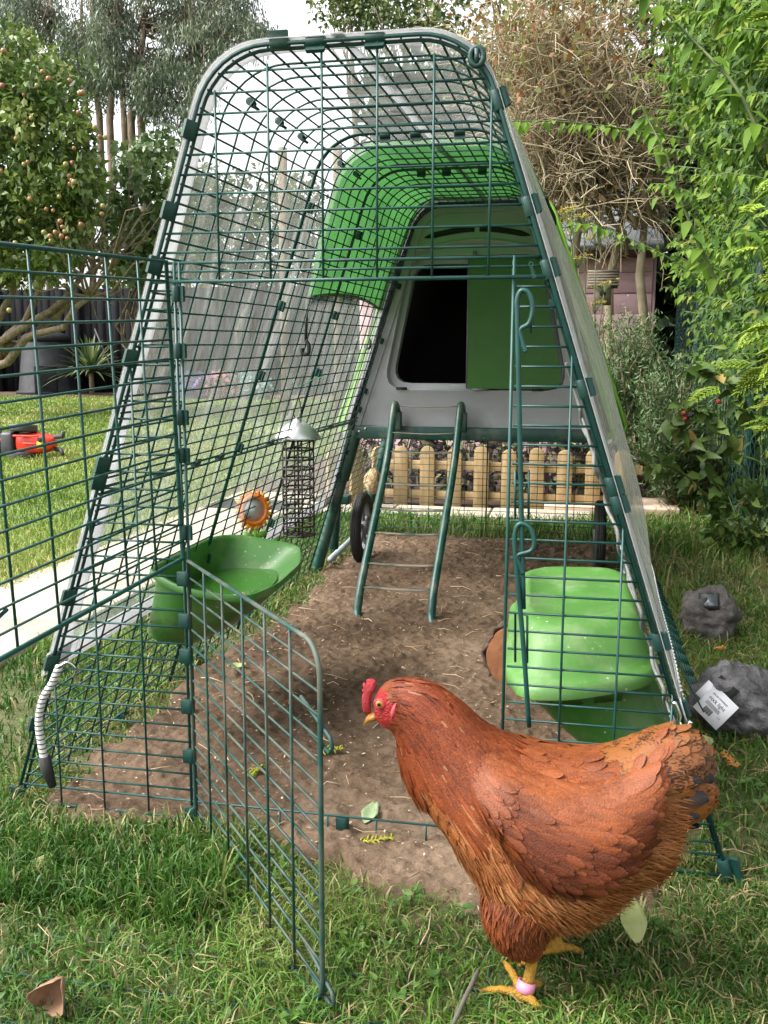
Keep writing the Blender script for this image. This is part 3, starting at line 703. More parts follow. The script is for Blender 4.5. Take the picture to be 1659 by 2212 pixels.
rim = loop3(rimc, .05); bot = loop3([(.525, .16, .075), (.525, .38, .075), (.51, .43, .07), (.46, .43, .07), (.43, .38, .07), (.43, .16, .07), (.44, .12, .07), (.49, .12, .07)], .03)
tray(fe, rim, bot)
cen = rim.mean(0)
def scl(f, fy, dz, dx=0, dy=0): return cen+(rim-cen)*[f, fy, 1]+[dx, dy, dz]
m = MB(); m.loft([scl(1.06, 1.05, -.016), scl(1.085, 1.07, -.014), scl(1.085, 1.07, .0), scl(1.05, 1.03, .008), scl(.99, .97, .010), scl(.955, .94, .022), scl(.915, .89, .046, 0, .006), scl(.875, .85, .066, 0, .014), scl(.84, .81, .0755, 0, .019), scl(.77, .74, .080, 0, .022), scl(.70, .66, .0805, 0, .024), scl(.68, .64, .0785, 0, .024), scl(.3, .3, .079, 0, .024), scl(.05, .05, .079, 0, .024)], False, True)
lid = sharp(m.build('lid', M_LID, fe), 60)
f0, f1 = np.array([.262, .066, .237]), np.array([.447, .15, .240]); dv = nrm(f1-f0); nv = np.array([dv[1], -dv[0], 0])
for s0, s1 in ((.16, .43), (.47, .74)):
    m = MB(); L = np.linalg.norm(f1-f0); a, b_ = f0+dv*L*s0+nv*.012, f0+dv*L*s1+nv*.012
    m.loft([[a, b_, b_+[0, 0, -.0], a], [a+nv*.004, b_+nv*.004, b_-dv*.004+nv*.004+[0, 0, -.022], a+dv*.008+nv*.004+[0, 0, -.022]]][::-1]); m.build('lid_catch', M_LID, lid, smooth=False, solid=.003)

# ---------------------------------------------------------------- sunflower mirror
sf = thing('sunflower_mirror', 'plastic orange sunflower with a small round mirror on the left wire wall above the drinker', 'toy mirror', (-.45, .84, .29))
M_ORANGE = noise_mat('orange_plastic', (.72, .15, .008), (.80, .22, .012), 12, .35); M_YEL = noise_mat('yellow_plastic', (.75, .42, .01), (.82, .50, .02), 12, .35); M_LEAFG = noise_mat('green_toy_plastic', (.16, .38, .03), (.2, .45, .04), 12, .4)
mm, t, p, o = new_mat('mirror_glass'); p.inputs['Base Color'].default_value = (.55, .57, .57, 1); p.inputs['Metallic'].default_value = .6; p.inputs['Roughness'].default_value = .35
C0 = np.array([-.436, .84, .362]); N = nrm(np.array([.72, -.66, .12])); S = nrm(np.cross([0, 0, 1.0], N)); T = np.cross(N, S)
def disc(a, r, d, rz=1.0): return C0+r*math.cos(a)*S+r*rz*math.sin(a)*T+N*d
fp = MB(); fq = MB()
for k in range(22):
    a = k*2*math.pi/22; h = 2*math.pi/22*.62; q = fq if k % 2 else fp
    q.loft([[disc(a-h, .034, d), disc(a-h*.7, .043, d), disc(a, .0535, d-.001), disc(a+h*.7, .043, d), disc(a+h, .034, d)] for d in (-.003 if k % 2 else 0, .002)])
pe = fp.build('petals', M_ORANGE, sf, smooth=False); fq.build('petals', M_YEL, sf, smooth=False)
m = MB(); m.ring([disc(a, .033, .004) for a in np.linspace(0, 2*math.pi, 32, endpoint=False)], .0055, 8); m.build('frame', M_ORANGE, sf)
m = MB(); m.loft([[disc(a, .031, d) for a in np.linspace(0, 2*math.pi, 32, endpoint=False)] for d in (.001, .0045)]); m.build('mirror', mm, sf, smooth=False)
m = MB(); m.tube([C0-T*.045, C0-T*.075], .005, 8)
for s in (-1, 1):
    c = C0-T*.062+S*s*.016; m.loft([[c+S*s*.016*math.cos(a)+T*(.008*math.sin(a)+.004*math.cos(a))+N*d for a in np.linspace(0, 2*math.pi, 12, endpoint=False)] for d in (-.002, .002)])
m.build('stem', M_LEAFG, sf)

# ---------------------------------------------------------------- hanging suet feeder
hf = thing('suet_feeder', 'hanging wire suet feeder with a shiny steel lid above the drinker', 'bird feeder', (-.370, 1.0, .27))
c = np.array([-.370, 1.0, 0]); M_BW = noise_mat('brown_black_wire', (.016, .012, .010), (.04, .03, .022), 40, .55)
m = MB(); circ = lambda r, z, n=24: [c+[r*math.cos(a), r*math.sin(a), z] for a in np.linspace(0, 2*math.pi, n, endpoint=False)]
for z in np.linspace(.275, .52, 11): m.ring(circ(.040, z), .0026, 6)
for a in np.linspace(0, 2*math.pi, 6, endpoint=False): m.tube([c+[.041*math.cos(a), .041*math.sin(a), .272], c+[.041*math.cos(a), .041*math.sin(a), .525]], .0021, 6)
for q in (-.02, 0, .02): m.tube([c+[-.037, q, .274], c+[.037, q, .274]], .0018, 6); m.tube([c+[q, -.037, .276], c+[q, .037, .276]], .0018, 6)
m.tube([c+[0, 0, .275], c+[0, 0, .56]], .0025, 6); m.build('wire_cage', M_BW, hf)
m = MB(); m.loft([circ(r, z, 36) for r, z in ((.052, .522), (.0575, .523), (.0585, .527), (.053, .535), (.046, .545), (.033, .556), (.018, .564), (.012, .566), (.010, .573), (.004, .577))]); sharp(m.build('lid', noise_mat('brushed_steel_lid', (.55, .56, .56), (.75, .75, .75), 30, .34, metal=.85), hf), 50)
m = MB(); m.tube(smoothline([c+[.0, -.006, .555], c+[-.012, -.004, .60], c+[-.024, 0, .655], c+[-.02, 0, .675], c+[-.006, 0, .66], c+[.008, .004, .60], c+[.004, .006, .556]]), .0016, 6); m.build('hanging_loop', M_BW, hf)
m = MB(); P = [c+np.array([-.02, 0, .665])+np.array([.02*math.cos(t*3)*(.3+t/2)+.03*t, .008*math.sin(t*5), .012*math.sin(t*4)]) for t in np.linspace(0, 2.2, 24)]; m.tube(P, .0012, 5); m.build('green_tie', noise_mat('green_twine', (.01, .16, .06), (.02, .22, .09), 20, .7), hf)

# ---------------------------------------------------------------- things lying in the run
M_TERRA = noise_mat('cut_wood_face', (.20, .075, .030), (.33, .14, .06), 14, .9, bump=.4, bscale=60); M_BARKD = noise_mat('dark_ragged_bark', (.05, .032, .022), (.13, .085, .055), 30, .95, bump=.8, bscale=60)
lg = thing('log_slice', 'round brown log slice standing on edge on the soil beside the feeder', 'log slice', (.215, .78, 0)); m = MB(); mb = MB(); lo = []; lb_ = []
for d, f in ((-.022, .96), (-.018, 1), (.018, 1), (.022, .96)): lo.append([[.215+.070*f*math.cos(a)+.25*d, .78+d+.02*math.sin(a), .062+.070*f*math.sin(a)] for a in np.linspace(0, 2*math.pi, 40, endpoint=False)])
m.loft(lo); sharp(m.build('wood', M_TERRA, lg))
for d in (-.021, -.01, .01, .021): lb_.append([[.215+r*math.cos(a)+.25*d, .78+d+.02*math.sin(a), .062+r*math.sin(a)] for a, r in [(a, .0735+.005*math.sin(7*a+d*90)+.004*math.sin(17*a+d*300)) for a in np.linspace(0, 2*math.pi, 60, endpoint=False)]])
mb.loft(lb_, False, False); mb.build('bark', M_BARKD, lg, solid=.006)
M_SEED = noise_mat('seed_cake', (.25, .15, .06), (.62, .48, .28), 90, .9, bump=.9, bscale=110)
m = MB(); c = at(806, 1040, 2.28); lo = []
for f in np.linspace(-1, 1, 12):
    r = .034*math.sqrt(max(1-f*f*.92, .02)); lo.append([c+[r*math.cos(a)*(1+.1*rng.normal()), r*math.sin(a), .05*f] for a in np.linspace(0, 2*math.pi, 16, endpoint=False)])
m.loft(lo); m.tube([c+[0, 0, .05], c+[-.005, .02, .12]], .0015, 5); sc_ = m.build('seed_cake', M_SEED); tag(sc_, 'round pale seed cake hanging in the wire behind the ladder', 'bird food')
# ---------------------------------------------------------------- ground, soil, path
M_GROUND = noise_mat('ground_earth_and_thatch', (.045, .060, .016), (.115, .095, .045), 5, .95, bump=.6, bscale=60, c3=(.075, .085, .026))
g = MB(); g.add([[-90, -40, 0], [90, -40, 0], [90, 130, 0], [-90, 130, 0]], np.array([[0, 1, 2, 3]])); tag(g.build('ground', M_GROUND), kind='structure')
M_LAWN = noise_mat('mown_lawn', (.10, .14, .022), (.19, .215, .045), 3.5, .95, bump=.8, bscale=140, c3=(.125, .18, .028))
g = MB(); g.add([[-30, -6, .004], [-1.43, -6, .004], [-1.40, 14.1, .004], [-30, 14.6, .004]], np.array([[0, 1, 2, 3]])); tag(g.build('lawn', M_LAWN), kind='structure')
M_BED = noise_mat('dark_bed_soil', (.035, .020, .012), (.10, .055, .032), 9, .95, bump=.8, bscale=40)
g = MB(); g.add([[-30, 14.4, .008], [-1, 13.9, .008], [-1, 16.2, .008], [-30, 16.2, .008]], np.array([[0, 1, 2, 3]])); g.add([[-1.6, 3.24, .008], [1.2, 3.24, .008], [1.2, 5.6, .008], [-1.6, 5.6, .008]], np.array([[0, 1, 2, 3]])); tag(g.build('flower_bed_soil', M_BED), kind='structure')
def edge_d(x, y):
    """signed distance-like measure to the irregular edge of the bare soil (positive inside)"""
    w = .07*(fbm(np.stack([x*4, y*4, 0*x], 1), 3, 5)-.5)*2+.03*(fbm(np.stack([x*22, y*22, 0*x], 1), 2, 8)-.5)*2
    xl = np.interp(y, [-.25, 0, .5, 1.2, 2.4], [-.22, -.48, -.49, -.48, -.45]); xr = np.interp(y, [-.25, 0, .5, 1.2, 2.4], [.33, .45, .50, .50, .46])
    return np.minimum(np.minimum(x-xl, xr-x), np.minimum(y+.035+.085*np.exp(-((x-.12)/.20)**2), 2.38-y))+w
nx, ny = 300, 720; xs = np.linspace(-.62, .66, nx); yy_ = np.linspace(-.36, 2.60, ny); XX, YY = np.meshgrid(xs, yy_); fx, fy = XX.ravel(), YY.ravel()
Pn = np.stack([fx, fy, 0*fx], 1); e = edge_d(fx, fy)
h = .018*(fbm(Pn*3.6, 2, 6)-.5)+.018*(fbm(Pn*9, 3, 1)-.5)+.020*np.maximum(fbm(Pn*38, 3, 2)-.5, -.12)+.013*np.maximum(fbm(Pn*95, 2, 3)-.52, -.05)
z = .012+h+np.clip(e/.05, -1, 0)*.05
so_ = MB(); ii, jj = np.meshgrid(np.arange(ny-1), np.arange(nx-1), indexing='ij'); k = (ii*nx+jj).ravel(); so_.add(np.stack([fx, fy, z], 1), np.stack([k, k+1, k+nx+1, k+nx], 1))
def soil_mat():
    m, t, p, o = new_mat('bare_dry_soil'); tc = nn(t, 'ShaderNodeTexCoord')
    n1 = nn(t, 'ShaderNodeTexNoise', Scale=3.2, Detail=4.0); n2 = nn(t, 'ShaderNodeTexNoise', Scale=55.0, Detail=6.0, Roughness=.7); n3 = nn(t, 'ShaderNodeTexNoise', Scale=210.0, Detail=4.0, Roughness=.7)
    for n in (n1, n2, n3): t.links.new(tc.outputs['Object'], n.inputs['Vector'])
    r1 = ramp(t, [(.32, (.080, .052, .033)), (.50, (.152, .102, .067)), (.68, (.220, .155, .106))]); r2 = ramp(t, [(.30, (.45, .42, .40)), (.55, (1, 1, 1)), (.75, (1.25, 1.2, 1.15))])
    mm = nn(t, 'ShaderNodeMath', operation='ADD'); sc = nn(t, 'ShaderNodeMath', operation='MULTIPLY'); sc.inputs[1].default_value = .5; t.links.new(n2.outputs['Fac'], mm.inputs[0]); t.links.new(n3.outputs['Fac'], mm.inputs[1]); t.links.new(mm.outputs[0], sc.inputs[0])
    t.links.new(n1.outputs['Fac'], r1.inputs[0]); t.links.new(sc.outputs[0], r2.inputs[0])
    mu = nn(t, 'ShaderNodeMix', data_type='RGBA', blend_type='MULTIPLY'); mu.inputs[0].default_value = 1; t.links.new(r1.outputs[0], mu.inputs[6]); t.links.new(r2.outputs[0], mu.inputs[7]); t.links.new(mu.outputs[2], p.inputs['Base Color'])
    b = nn(t, 'ShaderNodeBump', Strength=.9, Distance=.006); t.links.new(sc.outputs[0], b.inputs['Height']); t.links.new(b.outputs[0], p.inputs['Normal']); p.inputs['Roughness'].default_value = .95; p.inputs['Specular IOR Level'].default_value = .15; return m
tag(so_.build('bare_soil', soil_mat()), kind='structure')
def soil_z(x, y):
    P = np.stack([x, y, 0*x], 1); return .012+.018*(fbm(P*3.6, 2, 6)-.5)+.018*(fbm(P*9, 3, 1)-.5)+.020*np.maximum(fbm(P*38, 3, 2)-.5, -.12)
# chips, husks and bits of straw on the soil
m = MB(); n = 2600; x = rng.uniform(-.5, .56, n); y = rng.uniform(-.22, 2.4, n); k = edge_d(x, y) > -.03; x, y = x[k], y[k]; n = len(x)
D = unit(n); D[:, 2] *= .2; N = unit(n)*.35+np.array([0, 0, 1.0]); P = np.stack([x, y, soil_z(x, y)+.005], 1)
leaves(m, P, D, N, rng.uniform(.003, .011, n)*np.where(rng.uniform(size=n) < .05, 2.2, 1), rng.uniform(.0015, .0042, n), rng.uniform(0, 1, n), simple=True, droop=0)
M_CHIP = tint_mat('straw_and_husks', [(0, (.16, .10, .055)), (.35, (.34, .22, .12)), (.75, (.52, .40, .26)), (1, (.68, .60, .48))], .8, 0)
tag(m.build('husks_and_chips', M_CHIP), kind='stuff')
m = MB(); n = 170; x = rng.uniform(-.5, .56, n); y = rng.uniform(-.2, 2.4, n); a = rng.uniform(0, 6.3, n); L = rng.uniform(.02, .07, n); z = soil_z(x, y)+.006
d = np.stack([np.cos(a), np.sin(a), rng.normal(0, .1, n)], 1)*L[:, None]; P0 = np.stack([x, y, z], 1); m.tubes(np.stack([P0, P0+d*.5+rng.normal(0, .004, (n, 3))*[1, 1, .3]+[0, 0, .003], P0+d], 1), rng.uniform(.0005, .0011, n)[:, None]*np.ones((1, 3)), 4, tint=rng.uniform(.3, .9, n)); tag(m.build('straw_bits', M_CHIP), kind='stuff')
# path of pale slabs
M_SLAB = noise_mat('cream_concrete_slab', (.33, .285, .225), (.45, .40, .325), 5, .85, bump=.3, bscale=90, c3=(.39, .34, .27))
m = MB()
for i, y in enumerate(np.arange(-.93, 2.8, .62)):
    m.box((-1.20+.012*math.sin(i*2.2), y+.31, .010), (.45, .612, .022))
for i, x in enumerate(np.arange(-1.43, .20, .46)): m.box((x+.23, 2.98+.015*math.sin(i*3), .010), (.452, .30, .022))
po = m.build('path', M_SLAB, smooth=False, bevel=.005); tag(po, kind='structure')
m = MB(); m.box((.50, 3.33, .022), (.62, .36, .035)); tag(m.build('paving_slab', noise_mat('pale_pink_slab', (.48, .34, .25), (.58, .43, .33), 6, .85, bump=.3, bscale=80), smooth=False, bevel=.006), 'pale pink slab at the right end of the picket fence', 'paving slab')

# ---------------------------------------------------------------- grass
M_GRASS = tint_mat('grass_blades', [(0, (.020, .060, .008)), (.3, (.048, .125, .014)), (.55, (.095, .195, .025)), (.75, (.17, .25, .05)), (.88, (.25, .22, .09)), (1, (.36, .30, .15))], .5, .25, .35)
def scatter(n, x0, x1, y0, y1): return rng.uniform(x0, x1, n), rng.uniform(y0, y1, n)
def on_path(x, y): return ((x > -1.43) & (x < -.975) & (y < 3.13)) | ((y > 2.83) & (y < 3.13) & (x > -1.43) & (x < .2)) | ((x > .19) & (x < .81) & (y > 3.15) & (y < 3.51))
gm = MB()
def grass(n, x0, x1, y0, y1, H, W, dens=None, t0=.15, t1=.7, dry=.1, lean=.8):
    x, y = scatter(n, x0, x1, y0, y1); f = fbm(np.stack([x*5, y*5, 0*x], 1), 3, 4); e = edge_d(x, y)
    keep = ~on_path(x, y) & (rng.uniform(size=n) < np.clip(-e/.10+.15, 0, 1)*np.clip((f-.22)*6, .35, 1))
    if dens is not None: keep &= rng.uniform(size=n) < dens(x, y)
    x, y, f, e = x[keep], y[keep], f[keep], e[keep]; n = len(x)
    t = t0+(t1-t0)*np.clip((f-.3)*2+.18*rng.normal(size=n), 0, 1); near = np.exp(-np.maximum(-e, 0)/.08)
    dr_ = rng.uniform(size=n) < dry+.30*near; t[dr_] = rng.uniform(.78, 1, dr_.sum())
    h = rng.uniform(H[0], H[1], n)*(.55+.9*f)*(1-.35*near); h *= 1-.6*np.exp(-((x-.29)**2+(y+.27)**2)/.085**2); blades(gm, np.stack([x, y, 0*x-.002], 1), h, rng.uniform(W[0], W[1], n), t, lean)
grass(46000, -.75, .95, -.62, .06, (.012, .046), (.0013, .0030), t0=.12, t1=.74, dry=.15, lean=1.15)
grass(26000, -1.5, 1.6, -2.0, -.60, (.015, .05), (.003, .006), t0=.12, t1=.74, dry=.15, lean=1.1)
grass(7500, -.66, -.12, -.26, .0, (.03, .075), (.0018, .0036), t0=.05, t1=.5, dry=.06, lean=.7)
grass(16000, .26, .98, -.62, .05, (.012, .05), (.0014, .0032), t0=.1, t1=.75, dry=.32, lean=1.2)
grass(26000, -1.0, -.38, -.1, 2.9, (.02, .055), (.0022, .0045), t0=.15, t1=.72, dry=.10, lean=.9)
grass(20000, -.62, -.22, -.06, 2.45, (.012, .035), (.0016, .0032), t0=.4, t1=.9, dry=.5, lean=1.1)
grass(22000, .42, 1.25, .02, 1.6, (.018, .055), (.0016, .0036), t0=.10, t1=.75, dry=.24, lean=1.2)
grass(12000, .40, 1.4, 1.5, 3.9, (.02, .055), (.002, .005), t0=.15, t1=.8, dry=.36, lean=1.2)
grass(12000, -.9, 1.0, 2.30, 2.86, (.03, .08), (.0028, .005), t0=.2, t1=.7, dry=.12, lean=.7)
grass(260, .45, 1.0, 1.6, 3.2, (.08, .15), (.003, .006), t0=.2, t1=.6, dry=.3, lean=1.0)
tag(gm.build('grass', M_GRASS), kind='stuff')
M_GRASS2 = tint_mat('lawn_blades', [(0, (.075, .150, .018)), (.5, (.165, .240, .036)), (.8, (.27, .29, .075)), (1, (.36, .31, .14))], .5, .25, .35)
gm = MB()
for n, y0, y1, H, W, xl in ((26000, -.2, 3.2, (.02, .05), (.003, .006), -3.6), (34000, 3.0, 7.0, (.02, .05), (.005, .010), -6.2), (30000, 6.8, 14.2, (.03, .06), (.010, .02), -10.5)):
    x, y = scatter(n, xl, -1.40, y0, y1); f = fbm(np.stack([x*1.5, y*1.5, 0*x], 1), 4, 9); n = len(x); blades(gm, np.stack([x, y, 0*x+.003], 1), rng.uniform(*H, n)*(.6+.8*f), rng.uniform(*W, n), np.clip((f-.25)*1.5+.16*rng.normal(size=n), 0, 1), .8)
x, y = scatter(1600, -1.50, -1.38, -.3, 2.9); blades(gm, np.stack([x, y, 0*x+.003], 1), rng.uniform(.03, .07, 1600), .004, rng.uniform(.5, 1, 1600), 1.2)
tag(gm.build('lawn_grass', M_GRASS2), kind='stuff')

# broad little weeds, clover and flat dry thatch among the blades
wm = MB(); n = 2600; x, y = scatter(n, -.75, 1.1, -.62, 1.8); k = (edge_d(x, y) < -.03) & ~on_path(x, y) & (fbm(np.stack([x*7, y*7, 0*x], 1), 2, 21) > .52); x, y = x[k], y[k]; n = len(x)
for q in range(4):
    a = rng.uniform(0, 6.28, n); leaves(wm, np.stack([x, y, rng.uniform(.006, .02, n)], 1), np.stack([np.cos(a), np.sin(a), rng.uniform(.1, .8, n)], 1), np.tile([0, 0, 1.0], (n, 1))+.3*rng.normal(size=(n, 3)), rng.uniform(.008, .020, n), rng.uniform(.005, .011, n), rng.uniform(.1, .9, n))
tag(wm.build('clover_and_weeds', tint_mat('clover_leaf', [(0, (.035, .09, .015)), (.6, (.08, .17, .03)), (1, (.17, .25, .06))], .5, .25)), kind='stuff')
tm = MB(); n = 1900; x, y = scatter(n, -.75, 1.2, -.62, 2.2); e = edge_d(x, y); k = (e < .05) & ~on_path(x, y) & (rng.uniform(size=n) < np.where(x > .4, 1, .45)); x, y = x[k], y[k]; n = len(x); a = rng.uniform(0, 6.28, n); L = rng.uniform(.015, .06, n); d = np.stack([np.cos(a), np.sin(a), .12*rng.normal(size=n)], 1)*L[:, None]; P0 = np.stack([x, y, rng.uniform(.006, .03, n)], 1)
tm.tubes(np.stack([P0, P0+d*.5+rng.normal(0, .006, (n, 3)), P0+d], 1), np.full((n, 3), .0006), 3, tint=rng.uniform(.0, .55, n)); tag(tm.build('dry_thatch', M_CHIP), kind='stuff')

# ---------------------------------------------------------------- single leaves lying about
M_DEAD = noise_mat('dry_brown_leaf', (.20, .10, .055), (.34, .20, .12), 40, .7, bump=.3, bscale=120)
M_GLEAF = noise_mat('grey_green_leaf', (.22, .30, .15), (.32, .40, .22), 30, .6, bump=.3, bscale=200); M_YLEAF = noise_mat('pale_yellow_leaf', (.22, .26, .08), (.32, .34, .13), 30, .6, bump=.2, bscale=90)
def curled_leaf(name, c, d, n, L, W, mat, label, curl=.3, fold=.3):
    m = MB(); D, S, N = frame(np.array([d], float), np.array([n], float)); D, S, N = D[0], S[0], N[0]; us = np.linspace(0, 1, 9); lo = []
    for u in us:
        w = W*(.06+math.sin(math.pi*min(u*.93+.02, 1))**.8*(1.15-.35*u)); row = []
        for q in np.linspace(-1, 1, 7): row.append(np.array(c)+D*L*(u-.5)+S*w*.5*q*(1+.06*math.sin(u*40))+N*(fold*w*abs(q)**1.5*.5+curl*L*(u-.5)**2+.004*math.sin(u*11+q*3)*L*8*.3))
        lo.append(row)
    m.loft(np.array(lo), False, False, closed=False); o = m.build(name, mat, solid=.0006); tag(o, label, 'leaf'); return o
lf = curled_leaf('dead_leaf', atz(133, 2115, .040), (.45, -.1, .75), (.35, -.8, .45), .046, .040, M_DEAD, 'curled dry brown leaf standing up in the grass at the left', 1.6, 1.7)
m = MB(); q = atz(128, 2190, .0); m.tube([q, q+[.001, .004, .022]], .0009, 5); m.build('stalk', M_DEAD, lf)
curled_leaf('fallen_leaf', atz(800, 1756, .020), (.15, 1, .25), (0, -.4, 1), .050, .024, M_GLEAF, 'grey green toothed leaf on the soil beside the front sill of the run', .1, .3)
curled_leaf('fallen_leaf', atz(1368, 1985, .032), (-.1, 1, .35), (0, -.5, 1), .070, .030, M_YLEAF, 'pale yellow green leaf in the grass behind the hen', .05, .15)
curled_leaf('fallen_leaf', atz(80, 1868, .022), (.45, 1, .2), (0, -.5, 1), .055, .020, M_YLEAF, 'pale green leaf caught in long grass at the left', .1, .2)
curled_leaf('fallen_leaf', atz(512, 1441, .018), (1, .3, .1), (0, -.3, 1), .045, .02, M_YLEAF, 'crumpled yellow green leaf on the soil behind the lower door', .6, .5)
curled_leaf('fallen_leaf', atz(1520, 1605, .02), (1, .1, .2), (0, -.6, 1), .035, .028, M_YLEAF, 'small cream leaf beside the labelled rock light', .4, .4)
curled_leaf('fallen_leaf', atz(620, 1520, .016), (.3, 1, .2), (0, -.3, 1), .026, .014, noise_mat('red_brown_leaf', (.22, .06, .03), (.30, .10, .05), 30, .7), 'small red brown leaf on the soil left of the hen', .4, .5)
# conifer sprigs
M_SPRIG = tint_mat('conifer_sprig', [(0, (.30, .32, .03)), (1, (.45, .42, .06))], .6, .2); M_SPRIG2 = tint_mat('dead_conifer_sprig', [(0, (.40, .16, .03)), (1, (.55, .26, .06))], .7, .1)
def sprig(c, ang, L, mat, label):
    m = MB(); c = np.array(c); d = np.array([math.cos(ang), math.sin(ang), .1]); s = np.array([-math.sin(ang), math.cos(ang), .05]); pl = [[c-d*L/2, c, c+d*L/2]]
    for i in range(9):
        f = i/9; b = c-d*L/2+d*L*f
        for q in (-1, 1): t = b+(d*.6+s*q*.8)*L*.30*(1-f*.6)+rng.normal(0, .002, 3); pl.append([b, (b+t)/2+[0, 0, .003], t])
    P = np.array(pl); m.tubes(P, .0016, 5, tint=rng.uniform(0, 1, len(P))); tag(m.build('conifer_sprig', mat), label, 'sprig')
sprig(atz(815, 1815, .018), .3, .055, M_SPRIG, 'yellow conifer sprig on the front sill wire in front of the green leaf')
sprig(atz(553, 1665, .018), 1.2, .040, M_SPRIG, 'yellow conifer sprig on soil seen through the lower open door')
sprig(atz(718, 1620, .018), .2, .045, M_SPRIG, 'greenish conifer sprig on the soil left of the hen')
sprig(atz(1575, 1640, .03), 1.9, .05, M_SPRIG2, 'orange brown conifer sprig in the grass below the labelled rock light')
sprig(atz(1555, 1400, .04), .5, .03, M_SPRIG2, 'small orange conifer sprig beside the solar rock light')
m = MB(); q = atz(1000, 2165, .02); m.tube([q+[-.012, -.05, -.01], q, q+[.012, .05, .006]], .0026, 6); tag(m.build('stick', noise_mat('grey_stick', (.07, .065, .05), (.14, .13, .10), 30, .8)), 'short grey stick in the grass beside the hen', 'stick')

# ---------------------------------------------------------------- rock lights
def rock(c, rx, ry, rz, seed):
    n1, n2 = 40, 72; m = MB(); lo = []
    for i in range(n1):
        a = math.pi*(i+.5)/n1
        P = np.array([[math.sin(a)*math.cos(b), math.sin(a)*math.sin(b), math.cos(a)] for b in np.linspace(0, 2*math.pi, n2, endpoint=False)])
        r = .62+.62*fbm(P*1.5+seed, 3, seed)+.50*np.abs(fbm(P*3.0+seed, 3, seed+3)-.5)+.12*fbm(P*8, 3, seed+5); r = np.maximum(r, .76+.08*fbm(P*5, 2, seed+1))
        q = P*r[:, None]*[rx, ry, rz]; q[:, 2] = np.maximum(q[:, 2], -rz*.78); lo.append(q+c)
    return m.loft(np.array(lo))
M_ROCK = noise_mat('grey_resin_rock', (.022, .021, .024), (.20, .19, .20), 16, .38, bump=1.0, bscale=55, c3=(.07, .066, .07), spec=.7); M_ROCK2 = noise_mat('brown_grey_resin_rock', (.055, .050, .048), (.17, .15, .14), 12, .55, bump=.9, bscale=60, spec=.45)
def facing_M(p, n, roll=0):
    n = Vector(n).normalized(); x = Vector((0, 0, 1)).cross(n).normalized(); y = n.cross(x); return Matrix.Translation(p) @ Matrix((x, y, n)).transposed().to_4x4() @ Matrix.Rotation(R(roll), 4, 'Z')
r2 = thing('rock_light', 'smooth grey rock light with a white label facing the run', 'rock light', (.655, .575, 0))
rock(np.array([.655, .575, .062]), .086, .080, .076, 4).build('rock', M_ROCK, r2)
M_LABEL = noise_mat('white_label_paper', (.78, .78, .82), (.84, .84, .87), 20, .35); M_INK = noise_mat('black_ink', (.015, .015, .018), (.02, .02, .022), 10, .6)
nL = (-.50, -.70, .52); pL = Vector((.605, .503, .082)); ML = facing_M(pL-Vector(r2.location), nL, -28) @ Matrix.Translation((0, 0, -.008)) @ Matrix.Scale(1.2, 4)
def lbox(M, x, y, w, h, z, d, mat, name, par):
    m = MB(); m.box((0, 0, 0), (w, h, d)); o = bpy.data.objects.new(name, None); bpy.data.objects.remove(o)
    m.V = [v+np.array([x, y, z]) for v in m.V]; V = np.concatenate(m.V); Mn = np.array(M); m.V = [V@Mn[:3, :3].T+Mn[:3, 3]+np.array(parent_world(par))]
    return m.build(name, mat, par, smooth=False)
lbox(ML, -.010, .018, .036, .034, .003, .014, M_HEM, 'lamp_recess', r2)
lb = lbox(ML, .004, -.008, .054, .050, .0108, .0012, M_LABEL, 'label', r2)
lbox(ML, -.027, .0, .018, .03, .0105, .0012, M_LABEL, 'label_fold', r2)
def ltext(txt, size, x, y): textmesh(txt, size, M_INK, r2, ML @ Matrix.Translation((x, y, .0115)), .0002)
ltext('rock light', .0088, .002, -.002); ltext('SOLAR POWERED', .0040, .001, .0058); ltext('C E', .004, .020, -.018)
m = MB()
for i in range(11): m.box((-.008+i*.0015, -.021, .0117), (.0005 if i % 3 else .0010, .010, .0004))
for i in range(4): m.box((.001, -.0085-i*.0016, .0117), (.030, .0005, .0003))
V = np.concatenate(m.V); Mn = np.array(ML); m.V = [V@Mn[:3, :3].T+Mn[:3, 3]+np.array(r2.location)]; m.build('barcode', M_INK, lb, smooth=False)
r1 = thing('rock_light', 'rough brown grey rock light with a small solar panel on top', 'rock light', (.685, 1.22, 0))
rock(np.array([.685, 1.22, .056]), .074, .068, .072, 9).build('rock', M_ROCK2, r1)
ms, t, p, o = new_mat('solar_panel_glass'); p.inputs['Base Color'].default_value = (.10, .11, .13, 1); p.inputs['Roughness'].default_value = .12; p.inputs['Specular IOR Level'].default_value = 1.0
MS = facing_M(Vector((.675, 1.182, .108))-Vector(r1.location), (-.1, -.62, .78), 4)
lbox(MS, 0, 0, .050, .046, -.002, .012, M_HEM, 'panel_frame', r1); lbox(MS, 0, 0, .042, .038, .0045, .002, ms, 'solar_panel', r1)

